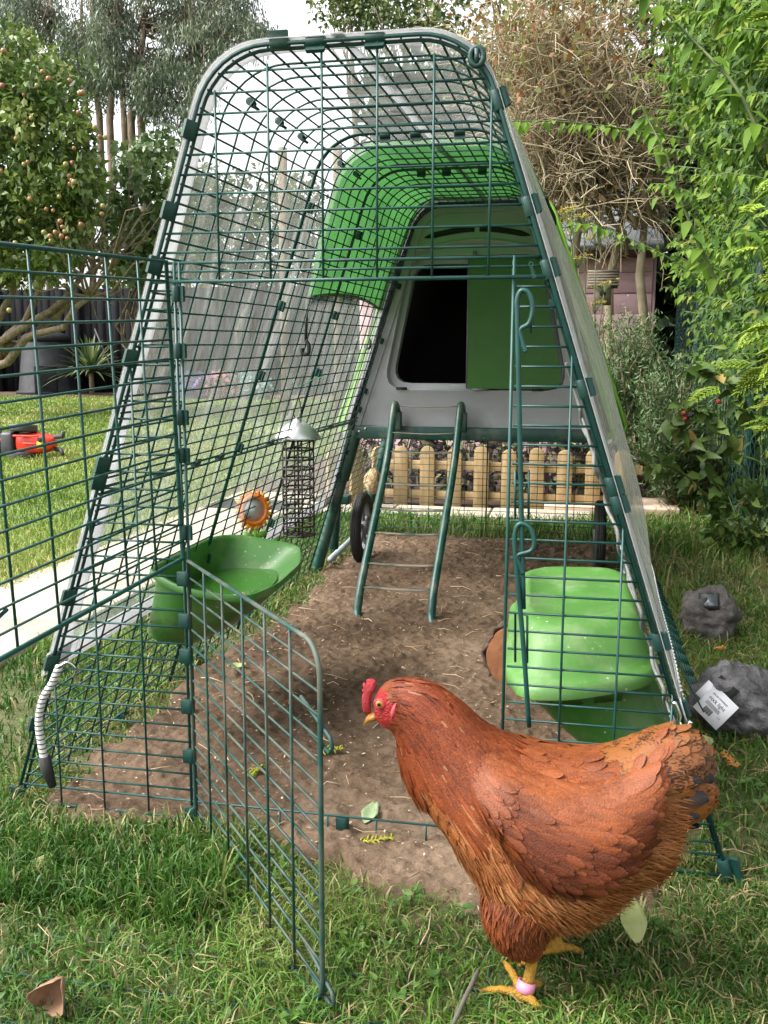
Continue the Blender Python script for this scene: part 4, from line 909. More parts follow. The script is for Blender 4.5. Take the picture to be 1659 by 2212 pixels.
# ---------------------------------------------------------------- picket fence and sage behind it
M_PINE = noise_mat('yellow_stained_pine', (.27, .18, .08), (.39, .275, .135), 7, .6, bump=.2, bscale=60, stretch=(6, 6, 1))
pf = thing('picket_fence', 'low yellow wooden picket fence with rounded tops behind the coop', 'picket fence', (-.05, 3.25, 0))
def picket(x, y, h=.30, w=.072, rot=0):
    P = [(-w/2, 0.0), (w/2, 0.0), (w/2, h-.036)]+[(w/2*math.cos(a), h-.036+.036*math.sin(a)) for a in np.linspace(.2, math.pi-.2, 8)]+[(-w/2, h-.036)]
    c, s = math.cos(rot), math.sin(rot); m = MB(); m.loft([[[x+p[0]*c-d*s, y+p[0]*s+d*c, p[1]] for p in P] for d in (-.009, .009)]); return m.build('picket', M_PINE, pf, smooth=False, bevel=.002)
for i in range(9): picket(-.515+.1325*i, 3.225, .298+.006*math.sin(i*2.7))
for k, (x, y) in enumerate(((-.615, 3.16), (-.70, 3.05), (-.785, 2.94))): picket(x, y, .30, rot=R(52))
for z in (.060, .205):
    m = MB(); m.box((0.02, 3.245, z), (1.24, .018, .042)); m.build('rail', M_PINE, pf, smooth=False, bevel=.002)
M_SAGE = tint_mat('purple_sage_leaf', [(0, (.055, .030, .045)), (.35, (.10, .065, .085)), (.6, (.15, .14, .11)), (.85, (.26, .27, .13)), (1, (.38, .36, .17))], .7, .15)
def bush(name, c, rx, ry, rz, n, L, W, mat, label, cat, group=None, stems=10, smat=None, simple=False, t=(0, 1), fill=.6):
    root = thing(name, label, cat, (c[0], c[1], 0), group); u = unit(n); r = rng.uniform(fill, 1, n)[:, None]**.7; P = np.array(c)+u*r*[rx, ry, rz]; P = P[P[:, 2] > .01]; n = len(P)
    D = nrm(P-np.array(c)+rng.normal(0, .6, (n, 3))*[rx, ry, rz]+[0, 0, .2*rz]); m = MB(); leaves(m, P, D, unit(n)+[0, 0, .8], rng.uniform(L*.6, L*1.2, n), rng.uniform(W*.7, W*1.2, n), rng.uniform(*t, n), simple=simple); m.build('foliage', mat, root)
    m = MB(); a = unit(stems)*[rx, ry, rz]*.75; a[:, 2] = np.abs(a[:, 2]); b = np.array([c[0], c[1], 0])+a*[.2, .2, 0]; e = np.array(c)+a; m.tubes(np.stack([b, (b+e)/2+rng.normal(0, .02, b.shape), e], 1), np.array([.006, .004, .002]), 5); m.build('stems', smat or M_TWIG, root); return root
M_TWIG = noise_mat('brown_twig', (.10, .065, .04), (.22, .16, .10), 30, .85); M_BARK = noise_mat('grey_brown_bark', (.10, .075, .05), (.24, .19, .13), 12, .9, bump=.7, bscale=50, stretch=(3, 3, 1))
for i, x in enumerate((-.62, -.25, .12, .50)): bush('sage_bush', (x, 3.56+.06*(i % 2), .31), .27, .22, .31, 1150, .055, .026, M_SAGE, ('purple grey sage bush behind the left end of the picket fence', 'purple grey sage bush behind the picket fence at the ladder', 'purple grey sage bush behind the middle of the picket fence', 'purple grey sage bush behind the right end of the picket fence')[i], 'sage', 'sage bushes behind the picket fence')
# ---------------------------------------------------------------- the hen
HYC = -0.26
def proj(P):
    d = np.asarray(P)-CAM; z = d@fw
    return np.stack([829.5+2012*(d@rt)/z, 1106-2012*(d@up)/z], -1)
SEC = [  # top x,y  bottom x,y (photograph), half width (m)
 (807, 1512, 810, 1545, .005), (817, 1489, 820, 1563, .0155), (838, 1468, 842, 1576, .0225), (870, 1463, 858, 1592, .025), (915, 1466, 861, 1622, .029), (960, 1484, 866, 1660, .035),
 (1005, 1514, 884, 1705, .044), (1052, 1552, 915, 1752, .056), (1110, 1580, 955, 1806, .070), (1180, 1598, 1008, 1878, .082), (1250, 1608, 1062, 1942, .090),
 (1312, 1607, 1132, 1982, .091), (1346, 1598, 1212, 1988, .086), (1380, 1582, 1286, 1962, .076), (1417, 1565, 1345, 1920, .062), (1455, 1562, 1400, 1890, .052), (1490, 1582, 1446, 1838, .038), (1508, 1628, 1480, 1800, .026), (1512, 1672, 1495, 1760, .008)]
SEC = np.array(SEC, float)
Tp = np.array([at(a, b, HYC) for a, b in SEC[:, :2]]); Bp = np.array([at(a, b, HYC) for a, b in SEC[:, 2:4]]); bw = SEC[:, 4]*.93
_c = (Tp+Bp)/2; _h = np.linalg.norm(Tp-Bp, axis=1)/2; _k = np.clip((_h-np.interp(np.arange(len(_h)), [0, 2, 5, 8, 17], [0, .0005, .004, .008, .006]))/_h, .5, 1)[:, None]; Tp = _c+(Tp-_c)*_k; Bp = _c+(Bp-_c)*_k
def cr(A, s):
    n = len(A); s = np.clip(np.asarray(s, float), 0, n-1.0001); i = s.astype(int); t = s-i
    if A.ndim > 1: t = t[..., None]
    p0, p1, p2, p3 = A[np.maximum(i-1, 0)], A[i], A[np.minimum(i+1, n-1)], A[np.minimum(i+2, n-1)]
    return .5*(2*p1+(p2-p0)*t+(2*p0-5*p1+4*p2-p3)*t*t+(3*p1-p0-3*p2+p3)*t**3)
NS = len(SEC)-1
def hen_s(s, phi, wing=True):
    """surface point: s along the body 0..NS, phi around (0 = top, pi/2 = the camera's side)"""
    T, B, b = cr(Tp, s), cr(Bp, s), np.maximum(cr(bw, s), .002)
    C = (T+B)/2; a = (T-B)/2; H = np.linalg.norm(a, axis=-1); k = np.sqrt(np.maximum(H*H-(b*.45)**2, (.6*H)**2))/H
    c, sn = np.cos(phi), np.sin(phi); ex = .92
    P = C+a*(k*np.sign(c)*np.abs(c)**ex)[..., None]*1.0
    yy = -b*np.sign(sn)*np.abs(sn)**ex*(1+.10*np.clip(-c, 0, 1))
    P = P+np.stack([0*yy, yy, 0*yy], -1)
    if wing:
        q = proj(np.where(True, P, P)); u, v = q[..., 0], q[..., 1]
        w = wing_w(s, phi); P = P+np.stack([0*w, -np.sign(sn)*w*.013, 0*w], -1)
    return P
def wing_w(s, phi):
    """how far a point lies inside the folded wing, 0..1"""
    ph = np.abs(((phi+math.pi) % (2*math.pi))-math.pi)
    lo_ = np.interp(s, [7.2, 8, 9, 10, 11, 12, 13, 14, 15], [1.2, 1.5, 1.66, 1.74, 1.76, 1.74, 1.66, 1.55, 1.4])
    e = np.clip((lo_-ph)/.16, 0, 1)*np.clip((ph-.35)/.5, 0, 1)*np.clip((s-7.3)/1.2, 0, 1)*np.clip((14.2-s)/1.4, 0, 1)
    return e*e*(3-2*e)
hb = MB(); ss = np.linspace(0, NS-.02, 110); ph = np.linspace(0, 2*math.pi, 56, endpoint=False)
hb.loft(hen_s(ss[:, None]+0*ph[None], ph[None]+0*ss[:, None]), True, True)
# thighs, shanks, toes
toes = []
def limb(hip, knee, hock, ank, foot_toes, rs):
    P = smoothline([hip, knee, hock], 8); r = np.interp(np.linspace(0, 1, len(P)), [0, .35, .7, .9, 1], rs); hb.tubes(P[None], r[None], 20)
    toes.append((hock, ank)); Q = smoothline([hock+[.001, 0, .012], hock, (np.array(hock)+ank)/2+[.0012, 0, 0], ank], 6); hb.tubes(Q[None], np.interp(np.linspace(0, 1, len(Q)), [0, .4, 1], [.0085, .0068, .0072])[None], 12)
    for t in foot_toes:
        t = np.array(t); m_ = (np.array(ank)*.55+t*.45)+[0, 0, .006]; Q = smoothline([np.array(ank)+[0, 0, .001], m_, t], 7); toes.append((np.array(ank), t))
        hb.tubes(Q[None], (np.interp(np.linspace(0, 1, len(Q)), [0, .3, .8, 1], [.0066, .0055, .0046, .0026])*(1+.10*np.sin(np.arange(len(Q))*1.9)))[None], 10)
an = atz(1130, 2154, .009)
limb(at(1150, 1900, -.285), at(1116, 1978, -.298), at(1152, 2066, -.292), an, [atz(1034, 2141, .004), atz(1087, 2075, .003), atz(1174, 2192, .004), atz(1172, 2124, .006)], [.050, .043, .031, .017, .012])
an2 = an+np.array([.035, .095, 0])
limb(at(1180, 1900, -.235), np.array([.272, -.215, .075]), np.array([.315, -.20, .052]), an2, [an2+[-.062, -.012, -.005], an2+[-.05, .04, -.005], an2+[-.045, -.035, -.005], an2+[.035, .004, -.003]], [.055, .046, .032, .018, .012])
tmp = hb.build('body', None, None); md = tmp.modifiers.new('r', 'REMESH'); md.mode = 'VOXEL'; md.voxel_size = .0026
md = tmp.modifiers.new('s', 'SMOOTH'); md.factor = .5; md.iterations = 5
bpy.context.view_layer.update(); dg = bpy.context.evaluated_depsgraph_get()
bme = bpy.data.meshes.new_from_object(tmp.evaluated_get(dg)); off = np.array(tmp.location); bpy.data.objects.remove(tmp)
nv = len(bme.vertices); co = np.zeros(nv*3, np.float32); bme.vertices.foreach_get('co', co); co = co.reshape(-1, 3)+off
hen = thing('hen', 'russet brown hen with a pink leg ring standing before the run', 'hen', (.29, -.26, 0))
col = np.tile(np.array([.20, .045, .011]), (nv, 1)); uv = proj(co)
n_ = fbm(co*220, 3)[:, None]; col = col*(.75+.5*n_)
face = (((uv[:, 0]-822)/37)**2+((uv[:, 1]-1533)/44)**2 < 1) & (co[:, 0] < .16) & (uv[:, 1] > 1490)
fade = np.clip((uv[:, 0]-838)/14, 0, 1)*0
col[face] = np.array([.30, .020, .020])*(.6+.8*n_[face])
ear = face & (uv[:, 0] > 838) & (uv[:, 1] < 1518); col[ear] = (.20, .08, .03)
def dseg(P, a, b):
    a, b = np.array(a), np.array(b); t = np.clip(((P-a)@(b-a))/((b-a)@(b-a)), 0, 1); return np.linalg.norm(P-(a+t[:, None]*(b-a)), axis=1)
leg = np.zeros(nv, bool)
for a, b in toes: leg |= dseg(co, a, b) < .0115
leg &= co[:, 2] < .062
col[leg] = np.array([.36, .19, .022])*(.7+.55*fbm(co[leg]*300, 2)[:, None])
me = bme; a_ = me.attributes.new('rgb', 'FLOAT_COLOR', 'POINT'); cc = np.ones((nv, 4), np.float32); cc[:, :3] = col; a_.data.foreach_set('color', cc.ravel())
me.polygons.foreach_set('use_smooth', np.ones(len(me.polygons), bool))
co2 = (co-np.array(hen.location)).astype(np.float32); me.vertices.foreach_set('co', co2.ravel()); me.update()
me.materials.clear(); M_SKIN = rgb_mat('hen_skin_and_down', .6); me.materials.append(M_SKIN)
t = M_SKIN.node_tree; p = next(n for n in t.nodes if n.type == 'BSDF_PRINCIPLED'); b_ = nn(t, 'ShaderNodeBump', Strength=.9, Distance=.004); tc = nn(t, 'ShaderNodeTexCoord'); nz = nn(t, 'ShaderNodeTexNoise', Scale=420.0, Detail=3.0); t.links.new(tc.outputs['Object'], nz.inputs['Vector']); t.links.new(nz.outputs['Fac'], b_.inputs['Height']); t.links.new(b_.outputs[0], p.inputs['Normal'])
bo = bpy.data.objects.new('body', me); COL.objects.link(bo); bo.parent = hen

# plumage
def feathers(mb, P, D, N, L, W, C, curl=.12, shape=(.40, .85, 1.0, .92, .62, .18), lace=.18, lift=.10, tipc=None):
    n = len(P); D, S, N = frame(D, N); L = np.broadcast_to(L, n)[:, None]; W = np.broadcast_to(W, n)[:, None]
    us = np.array([0, .22, .45, .68, .87, 1.0]); K = len(us); V = []; CC = []
    for u, sh in zip(us, shape):
        for q in (-1, 0, 1):
            V.append(P+D*L*u+S*W*.5*sh*q+N*(L*lift*u-L*curl*u*u-W*.16*abs(q)*sh+.0012))
            f = 1+lace*(.9 if q == 0 else 0)+lace*.7*(u-.4)
            cc = C*f
            if tipc is not None: w = np.clip((u-.35)/.5, 0, 1); cc = cc*(1-w)+tipc*w
            CC.append(cc)
    V = np.stack(V, 1); CC = np.stack(CC, 1); b = np.arange(n)[:, None, None]*K*3
    j, q = np.meshgrid(np.arange(K-1), np.arange(2), indexing='ij'); j = j.ravel(); q = q.ravel()
    F = (np.stack([j*3+q, j*3+q+1, (j+1)*3+q+1, (j+1)*3+q], -1)[None]+b).reshape(-1, 4)
    mb.add(V.reshape(-1, 3), [F], rgb=CC.reshape(-1, 3))
def surf(s, phi):
    e = .02; P = hen_s(s, phi); Ds = hen_s(np.clip(s+e, 0, NS-.03), phi)-hen_s(np.clip(s-e, 0, NS-.03), phi); Dp = hen_s(s, phi+e)-hen_s(s, phi-e)
    N = nrm(np.cross(Ds, Dp)); C = (cr(Tp, s)+cr(Bp, s))/2; N = np.where(((P-C)*N).sum(-1, keepdims=True) < 0, -N, N)
    return P, nrm(Ds), N
def sample(n, s0, s1):
    """points roughly even over the surface"""
    m = n*4; s = rng.uniform(s0, s1, m); phi = rng.uniform(0, 2*math.pi, m)
    e = .02; A = np.linalg.norm(np.cross(hen_s(np.clip(s+e, 0, NS-.03), phi)-hen_s(np.clip(s-e, 0, NS-.03), phi), hen_s(s, phi+e)-hen_s(s, phi-e)), axis=-1)
    k = rng.choice(m, n, replace=False, p=A/A.sum()); k = k[np.argsort(-s[k])]; return s[k], phi[k]
def vary(base, n, amt=.22):
    return np.array(base)[None]*(1+amt*rng.normal(size=(n, 1)))*(1+.06*rng.normal(size=(n, 3)))
def mixc(a, b, w): w = np.clip(w, 0, 1)[:, None]; return np.array(a)*(1-w)+np.array(b)*w
NECK, BREAST, BACK, DARK_, FLUFF, BUFF = (.18, .034, .009), (.28, .092, .027), (.215, .057, .015), (.085, .019, .007), (.38, .155, .056), (.33, .15, .065)
FCOL = dict(buff=(.205, .070, .017), speck=(.10, .040, .013), slate=(.022, .017, .019))
m = MB()
# breast, back and sides: rounded contour feathers
s, phi = sample(7200, 4.6, 13.3); P, D, N = surf(s, phi); uv = proj(P)
down = np.clip(-np.cos(phi), 0, 1); keep = ~((down > .75) & (s > 9.5)); s, phi, P, D, N, uv, down = [x[keep] for x in (s, phi, P, D, N, uv, down)]
front = np.clip((1150-uv[:, 0])/180, 0, 1)
c = mixc(BACK, BREAST, front*np.clip((uv[:, 1]-1640)/120, 0, 1))
c = c*(1-np.clip((s-9)/4, 0, 1)[:, None]*.12)
blot = np.clip((fbm(P*np.array([26, 60, 26])+3, 3)-.47)*7, 0, 1)*np.clip((uv[:, 1]-1640)/140, 0, 1); c = mixc2 = c*(1-.60*blot[:, None])+np.array(DARK_)*.60*blot[:, None]
n = len(s); c = c*(1+.09*rng.normal(size=(n, 1)))
D = nrm(D+np.array([0, 0, -.22])*np.clip(np.sin(phi)**2, 0, 1)[:, None]+.10*rng.normal(size=(n, 3)))
sz = np.interp(s, [4.6, 7, 9, 12, 15], [.015, .018, .024, .030, .030])*rng.uniform(.85, 1.2, n)
feathers(m, P-N*.001, D, N, sz, sz*np.interp(s, [4.6, 8, 12], [.58, .62, .56]), np.clip(c, .004, .8), lift=.09, curl=.13, lace=.12)
# neck hackle: long narrow feathers
s, phi = sample(4600, 2.35, 8.3); keep = rng.uniform(size=len(s)) < np.where(np.cos(phi) < -.35+.0*s, np.clip((6.2-s)/1.2, 0, 1), np.clip((8.6-s)/1.2, 0, 1)); s, phi = s[keep], phi[keep]; P, D, N = surf(s, phi); n = len(s)
c = mixc(NECK, (.20, .046, .012), (s-4)/4)*(1+.16*rng.normal(size=(n, 1))); pale = rng.uniform(size=n) < .018; c[pale] = np.array(BUFF)*rng.uniform(.8, 1.1, (pale.sum(), 1))
D = nrm(D+np.array([.10, 0, -.30])*np.clip((s-3)/2, 0, 1)[:, None]+.05*rng.normal(size=(n, 3)))
sz = np.interp(s, [2.4, 3.5, 5, 8], [.009, .018, .032, .038])*rng.uniform(.8, 1.2, n)
feathers(m, P+N*np.interp(s, [2.4, 4, 8], [0, .0012, .003])[:, None], D, N, sz, np.interp(s, [2.4, 4, 8], [.0022, .0040, .0062])*rng.uniform(.8, 1.2, n), np.clip(c, .004, .8), shape=(.6, .9, 1, .8, .45, .05), lift=.07, curl=.11, lace=.18)
# wing: larger feathers over the folded wing, long at its hind edge
for sgn in (1, -1):
    mm_ = 1300; s = rng.uniform(7.6, 13.5, mm_); f = rng.uniform(0, 1, mm_); lo_ = np.interp(s, [7.2, 8, 9, 10, 11, 12, 13, 14, 15], [1.2, 1.5, 1.66, 1.74, 1.76, 1.74, 1.66, 1.55, 1.4])
    phi = (.55+(lo_-.62)*f); o_ = np.argsort(-s); s, phi, f = s[o_], phi[o_], f[o_]; P, D, N = surf(s, sgn*phi); n = len(s); uv = proj(P)
    c = mixc(BACK, (.185, .044, .012), f); b = np.clip((fbm(P*np.array([24, 10, 24])+9, 3)-.44)*8, 0, 1)*np.clip((f-.2)*2.5, 0, 1)*.85; c = c*(1-b[:, None])+np.array(DARK_)*b[:, None]
    hi = rng.uniform(size=n) < .0; c[hi] = np.array((.25, .082, .026)); c = c*(1+.09*rng.normal(size=(n, 1)))
    D = nrm(D+np.array([.10, 0, -.10])+.06*rng.normal(size=(n, 3)))
    sz = np.interp(s, [7.6, 9, 11, 14], [.018, .025, .034, .036])*(1+.25*f)*rng.uniform(.85, 1.2, n)
    feathers(m, P+N*.003, D, N, sz, sz*np.interp(f, [0, 1], [.52, .34]), np.clip(c, .004, .8), lift=.045, curl=.08, lace=.08)
    # one pale feather showing below the wing's front edge
    q = at(1092, 1830, -.26-.075*sgn); feathers(m, q[None], np.array([[.9, 0, -.42]]), np.array([[0, -sgn, .25]]), .052, .013, np.array([[.34, .19, .08]]), lift=.05, curl=.02)
# belly, vent and thighs: loose fluff
s, phi = sample(17000, 8.2, 15.6); down = -np.cos(phi); uv = proj(surf(s, phi)[0]); lo_ = np.interp(s, [7.2, 8, 9, 10, 11, 12, 13, 14, 15], [1.2, 1.5, 1.66, 1.74, 1.76, 1.74, 1.66, 1.55, 1.4]); ph = np.abs(((phi+math.pi) % (2*math.pi))-math.pi)
keep = ph > lo_-.12; s, phi = s[keep], phi[keep]; P, D, N = surf(s, phi); n = len(s); uv = proj(P)
cl = fbm(P*30, 3); c = mixc((.28, .095, .030), FLUFF, (cl-.33)*4)*(1+.06*rng.normal(size=(n, 1)))
D = nrm(D*.8+np.array([.22, 0, -.50])+.16*rng.normal(size=(n, 3))); sz = rng.uniform(.014, .028, n)
feathers(m, P+N*.001, D, N, sz, rng.uniform(.0012, .0028, n), np.clip(c, .004, .8), shape=(.7, 1, 1, .8, .5, .1), lift=.06, curl=.10, lace=.04)
for yc, hk in ((-.30, at(1152, 2066, -.292)), (-.215, np.array([.315, -.20, .052]))):
    kn = at(1116, 1978, -.298) if yc < -.25 else np.array([.272, -.215, .075]); hp = at(1150, 1900, -.285 if yc < -.25 else -.235)
    Q = smoothline([hp, kn, hk], 8); rr = np.interp(np.linspace(0, 1, len(Q)), [0, .35, .7, .9, 1], [.050, .043, .031, .017, .012])
    k = 3000; f = rng.uniform(.12, .80, k); i = f*(len(Q)-1); ii = i.astype(int); t_ = (i-ii)[:, None]; C_ = Q[ii]*(1-t_)+Q[np.minimum(ii+1, len(Q)-1)]*t_; T_ = nrm(Q[np.minimum(ii+1, len(Q)-1)]-Q[ii]); r_ = np.interp(i, np.arange(len(Q)), rr)
    u_ = unit(k); u_ = nrm(u_-(u_*T_).sum(-1, keepdims=True)*T_); P = C_+u_*r_[:, None]
    c = mixc((.20, .052, .013), (.12, .026, .007), f)*(1+.2*rng.normal(size=(k, 1))); sz = np.interp(f, [0, .6, 1], [.024, .012, .006])*rng.uniform(.7, 1.2, k)
    feathers(m, P, nrm(T_+np.array([.12, 0, -.2])+.12*rng.normal(size=(k, 3))), u_, sz, rng.uniform(.0016, .0036, k), np.clip(c, .004, .8), shape=(.7, 1, 1, .8, .5, .1), lift=.06, curl=.10, lace=.1)
M_FEATH = rgb_mat('russet_feathers', .52, .12, .32)
def barbs(mat):
    t = mat.node_tree; p = next(x for x in t.nodes if x.type == 'BSDF_PRINCIPLED'); at_ = next(x for x in t.nodes if x.type == 'ATTRIBUTE'); tc = nn(t, 'ShaderNodeTexCoord'); nz = nn(t, 'ShaderNodeTexNoise', Scale=520.0, Detail=3.0); t.links.new(tc.outputs['Object'], nz.inputs['Vector'])
    nb = nn(t, 'ShaderNodeTexNoise', Scale=26.0, Detail=4.0); t.links.new(tc.outputs['Object'], nb.inputs['Vector']); ad = nn(t, 'ShaderNodeMath', operation='ADD'); t.links.new(nz.outputs['Fac'], ad.inputs[0]); t.links.new(nb.outputs['Fac'], ad.inputs[1])
    r = ramp(t, [(.36, (.55, .50, .46)), (.62, (1.12, 1.14, 1.15))]); hf_ = nn(t, 'ShaderNodeMath', operation='MULTIPLY'); hf_.inputs[1].default_value = .5; t.links.new(ad.outputs[0], hf_.inputs[0]); t.links.new(hf_.outputs[0], r.inputs[0]); mu = nn(t, 'ShaderNodeMix', data_type='RGBA', blend_type='MULTIPLY'); mu.inputs[0].default_value = 1.0
    t.links.new(at_.outputs['Color'], mu.inputs[6]); t.links.new(r.outputs[0], mu.inputs[7]); t.links.new(mu.outputs[2], p.inputs['Base Color']); b = nn(t, 'ShaderNodeBump', Strength=.6, Distance=.0012); t.links.new(nz.outputs['Fac'], b.inputs['Height']); t.links.new(b.outputs[0], p.inputs['Normal'])
barbs(M_FEATH); m.build('plumage', M_FEATH, hen)
# tail: close layers of rounded feathers over the raised rump, darker ones peeping out below
m = MB(); s, phi = sample(1300, 11.2, NS-.4); P, D, N = surf(s, phi); uv = proj(P); ph = np.abs(((phi+math.pi) % (2*math.pi))-math.pi)
lim = np.interp(uv[:, 0], [1330, 1380, 1440, 1520], [1640, 1690, 1740, 1790]); keep = uv[:, 1] < lim; P, D, N, uv, s = P[keep], D[keep], N[keep], uv[keep], s[keep]; n = len(s)
tipw = np.clip((uv[:, 0]-1390)/70, 0, 1)*np.clip((1700-uv[:, 1])/40, 0, 1); c = mixc(FCOL['buff'], (.20, .07, .015), rng.uniform(0, 1, n)); tc_ = mixc(FCOL['buff'], FCOL['speck'], tipw*rng.uniform(.5, 1, n)); low = (uv[:, 1] > 1690) & (uv[:, 0] > 1425) & (rng.uniform(size=n) < .30); tc_[low] = FCOL['slate']
D = nrm(D+np.array([.5, 0, .05])+.08*rng.normal(size=(n, 3))); sz = rng.uniform(.034, .048, n)
feathers(m, P-D*.012+N*.0015, D, N, sz, rng.uniform(.016, .023, n), np.clip(c, .004, .8), tipc=np.clip(tc_, .006, .8), shape=(.55, .9, 1, 1, .85, .42), lift=.05, curl=.09, lace=.07)
for sgn in (1, -1):
    q = [(1408, 1706, 8, .054), (1420, 1728, 0, .056), (1412, 1752, -8, .052), (1392, 1770, -14, .050), (1424, 1706, 12, .054), (1380, 1785, -6, .044)]
    Q = np.array([at(x, y, HYC-sgn*(.052-.004*i)) for i, (x, y, *_) in enumerate(q)]); A = np.radians([x[2]+rng.normal()*3 for x in q])
    feathers(m, Q, np.stack([np.cos(A), 0*A+sgn*.25, np.sin(A)], 1), np.tile([0, -sgn, .35], (6, 1)), np.array([x[3] for x in q]), .019, np.tile(FCOL['speck'], (6, 1)), tipc=np.tile((.020, .016, .019), (6, 1)), shape=(.7, 1, 1, .95, .75, .3), lift=.03, curl=.08, lace=.05)
M_TAILF = rgb_mat('speckled_tail_feathers', .5, .10, .35); t = M_TAILF.node_tree; p = next(x for x in t.nodes if x.type == 'BSDF_PRINCIPLED'); at_ = next(x for x in t.nodes if x.type == 'ATTRIBUTE')
tc = nn(t, 'ShaderNodeTexCoord'); mp = nn(t, 'ShaderNodeMapping'); mp.inputs['Scale'].default_value = (120, 320, 320); t.links.new(tc.outputs['Object'], mp.inputs[0]); nz = nn(t, 'ShaderNodeTexNoise', Scale=1.6, Detail=4.0); t.links.new(mp.outputs[0], nz.inputs['Vector'])
nz2 = nn(t, 'ShaderNodeTexNoise', Scale=38.0, Detail=2.0); t.links.new(tc.outputs['Object'], nz2.inputs['Vector']); ad = nn(t, 'ShaderNodeMath', operation='MULTIPLY'); t.links.new(nz.outputs['Fac'], ad.inputs[0]); t.links.new(nz2.outputs['Fac'], ad.inputs[1])
rr_ = ramp(t, [(.27, (1, 1, 1)), (.34, (.16, .14, .16))]); t.links.new(ad.outputs[0], rr_.inputs[0]); mu = nn(t, 'ShaderNodeMix', data_type='RGBA', blend_type='MULTIPLY'); mu.inputs[0].default_value = 1.0; t.links.new(at_.outputs['Color'], mu.inputs[6]); t.links.new(rr_.outputs[0], mu.inputs[7]); t.links.new(mu.outputs[2], p.inputs['Base Color'])
m.build('tail', M_TAILF, hen)
# comb, wattles, ear lobes, beak, eyes
def zc(x, y): return (745.4+x*.2451, 1443.5+y*.2451)
M_COMB = noise_mat('red_comb_skin', (.36, .012, .020), (.48, .028, .040), 160, .42, bump=.6, bscale=500)
M_LOBE = noise_mat('pink_ear_lobe', (.44, .035, .055), (.54, .07, .085), 120, .45, bump=.3, bscale=400)
M_BEAK = noise_mat('horn_beak', (.36, .15, .02), (.22, .08, .014), 60, .35)
def plate(pts, Y, th, mat, name, dome=.5):
    q = smoothline([at(*zc(a, b), Y) for a, b in pts+pts[:1]], 4)[:-1]; c = q.mean(0); m = MB()
    lo = [c+(q-c)*[f, 1, f]+[0, d, 0] for f, d in ((.15, -th), (.55, -th*.92), (.85, -th*.6), (1, 0), (.85, th*.6), (.55, th*.92), (.15, th))]
    return m.loft(lo), name, mat
combp = [(228, 400), (170, 395), (150, 310), (150, 250), (160, 222), (182, 232), (150, 195), (165, 180), (192, 200), (155, 145), (172, 127), (202, 150), (190, 108), (215, 93), (255, 98), (275, 130), (272, 180), (252, 212), (232, 260), (228, 340)]
m, nme, mt = plate(combp, HYC, .0045, M_COMB, 'comb'); m.build('comb', M_COMB, hen)
for sgn in (-1, 1):
    m, *_ = plate([(285, 425), (298, 475), (330, 515), (370, 532), (412, 520), (442, 485), (452, 430), (400, 400), (330, 400)], HYC+sgn*.011, .0048, M_COMB, 'wattle'); m.build('wattle', M_COMB, hen)
    m, *_ = plate([(455, 295), (425, 325), (402, 375), (400, 420), (415, 445), (440, 420), (458, 370)], HYC+sgn*.0215, .0042, M_LOBE, 'ear_lobe'); m.build('ear_lobe', M_LOBE, hen)
    c = at(*zc(303, 313), HYC+sgn*.0195); m = MB(); a = np.linspace(0, 2*math.pi, 20, endpoint=False)
    dome = lambda R_, d0: [[c+[r*math.cos(x), sgn*d, r*math.sin(x)] for x in a] for r, d in [(R_*math.cos(t_), d0+R_*.6*math.sin(t_)) for t_ in (0, .4, .8, 1.2, 1.5)]]
    m.loft(dome(.0052, 0)); e = m.build('eye', noise_mat('amber_iris', (.42, .16, .03), (.52, .22, .05), 300, .08), hen)
    m = MB(); m.loft(dome(.0024, .0022)); m.build('pupil', noise_mat('black_pupil', (.004, .004, .004), (.006, .006, .006), 10, .05), e)
    m = MB(); m.ring([c+[.0058*math.cos(x), sgn*.0004, .0050*math.sin(x)] for x in a], .0013, 6); m.build('eyelid', M_LOBE, e)
lo = []
for (x, y, hw, hh) in ((285, 415, .0105, 40), (240, 425, .0095, 38), (205, 440, .0072, 36), (180, 465, .0042, 30), (166, 492, .0018, 18), (163, 510, .0006, 6)):
    T_, B_ = at(*zc(x+4, y-hh), HYC), at(*zc(x-2, y+hh), HYC); C_ = (T_+B_)/2; lo.append([C_+(T_-B_)/2*math.cos(a)+np.array([0, hw*math.sin(a), 0]) for a in np.linspace(0, 2*math.pi, 16, endpoint=False)])
m = MB(); m.loft(lo); m.build('beak', M_BEAK, hen)
# leg ring
q = atz(1134, 2140, .016); hk = at(1152, 2066, -.292); ax = nrm(hk-an); S_ = nrm(np.cross(ax, [0, 1, 0])); T_ = np.cross(S_, ax); ce = an+ax*.012
m = MB(); m.loft([[ce+ax*d+r*(math.cos(a)*S_+math.sin(a)*T_) for a in np.linspace(0, 2*math.pi, 28, endpoint=False)] for d, r in ((-.006, .0088), (-.006, .0102), (0, .0106), (.006, .0102), (.006, .0088), (-.006, .0088))], False, False)
m.build('leg_ring', noise_mat('pink_leg_ring', (.62, .22, .36), (.72, .30, .44), 40, .45), hen)
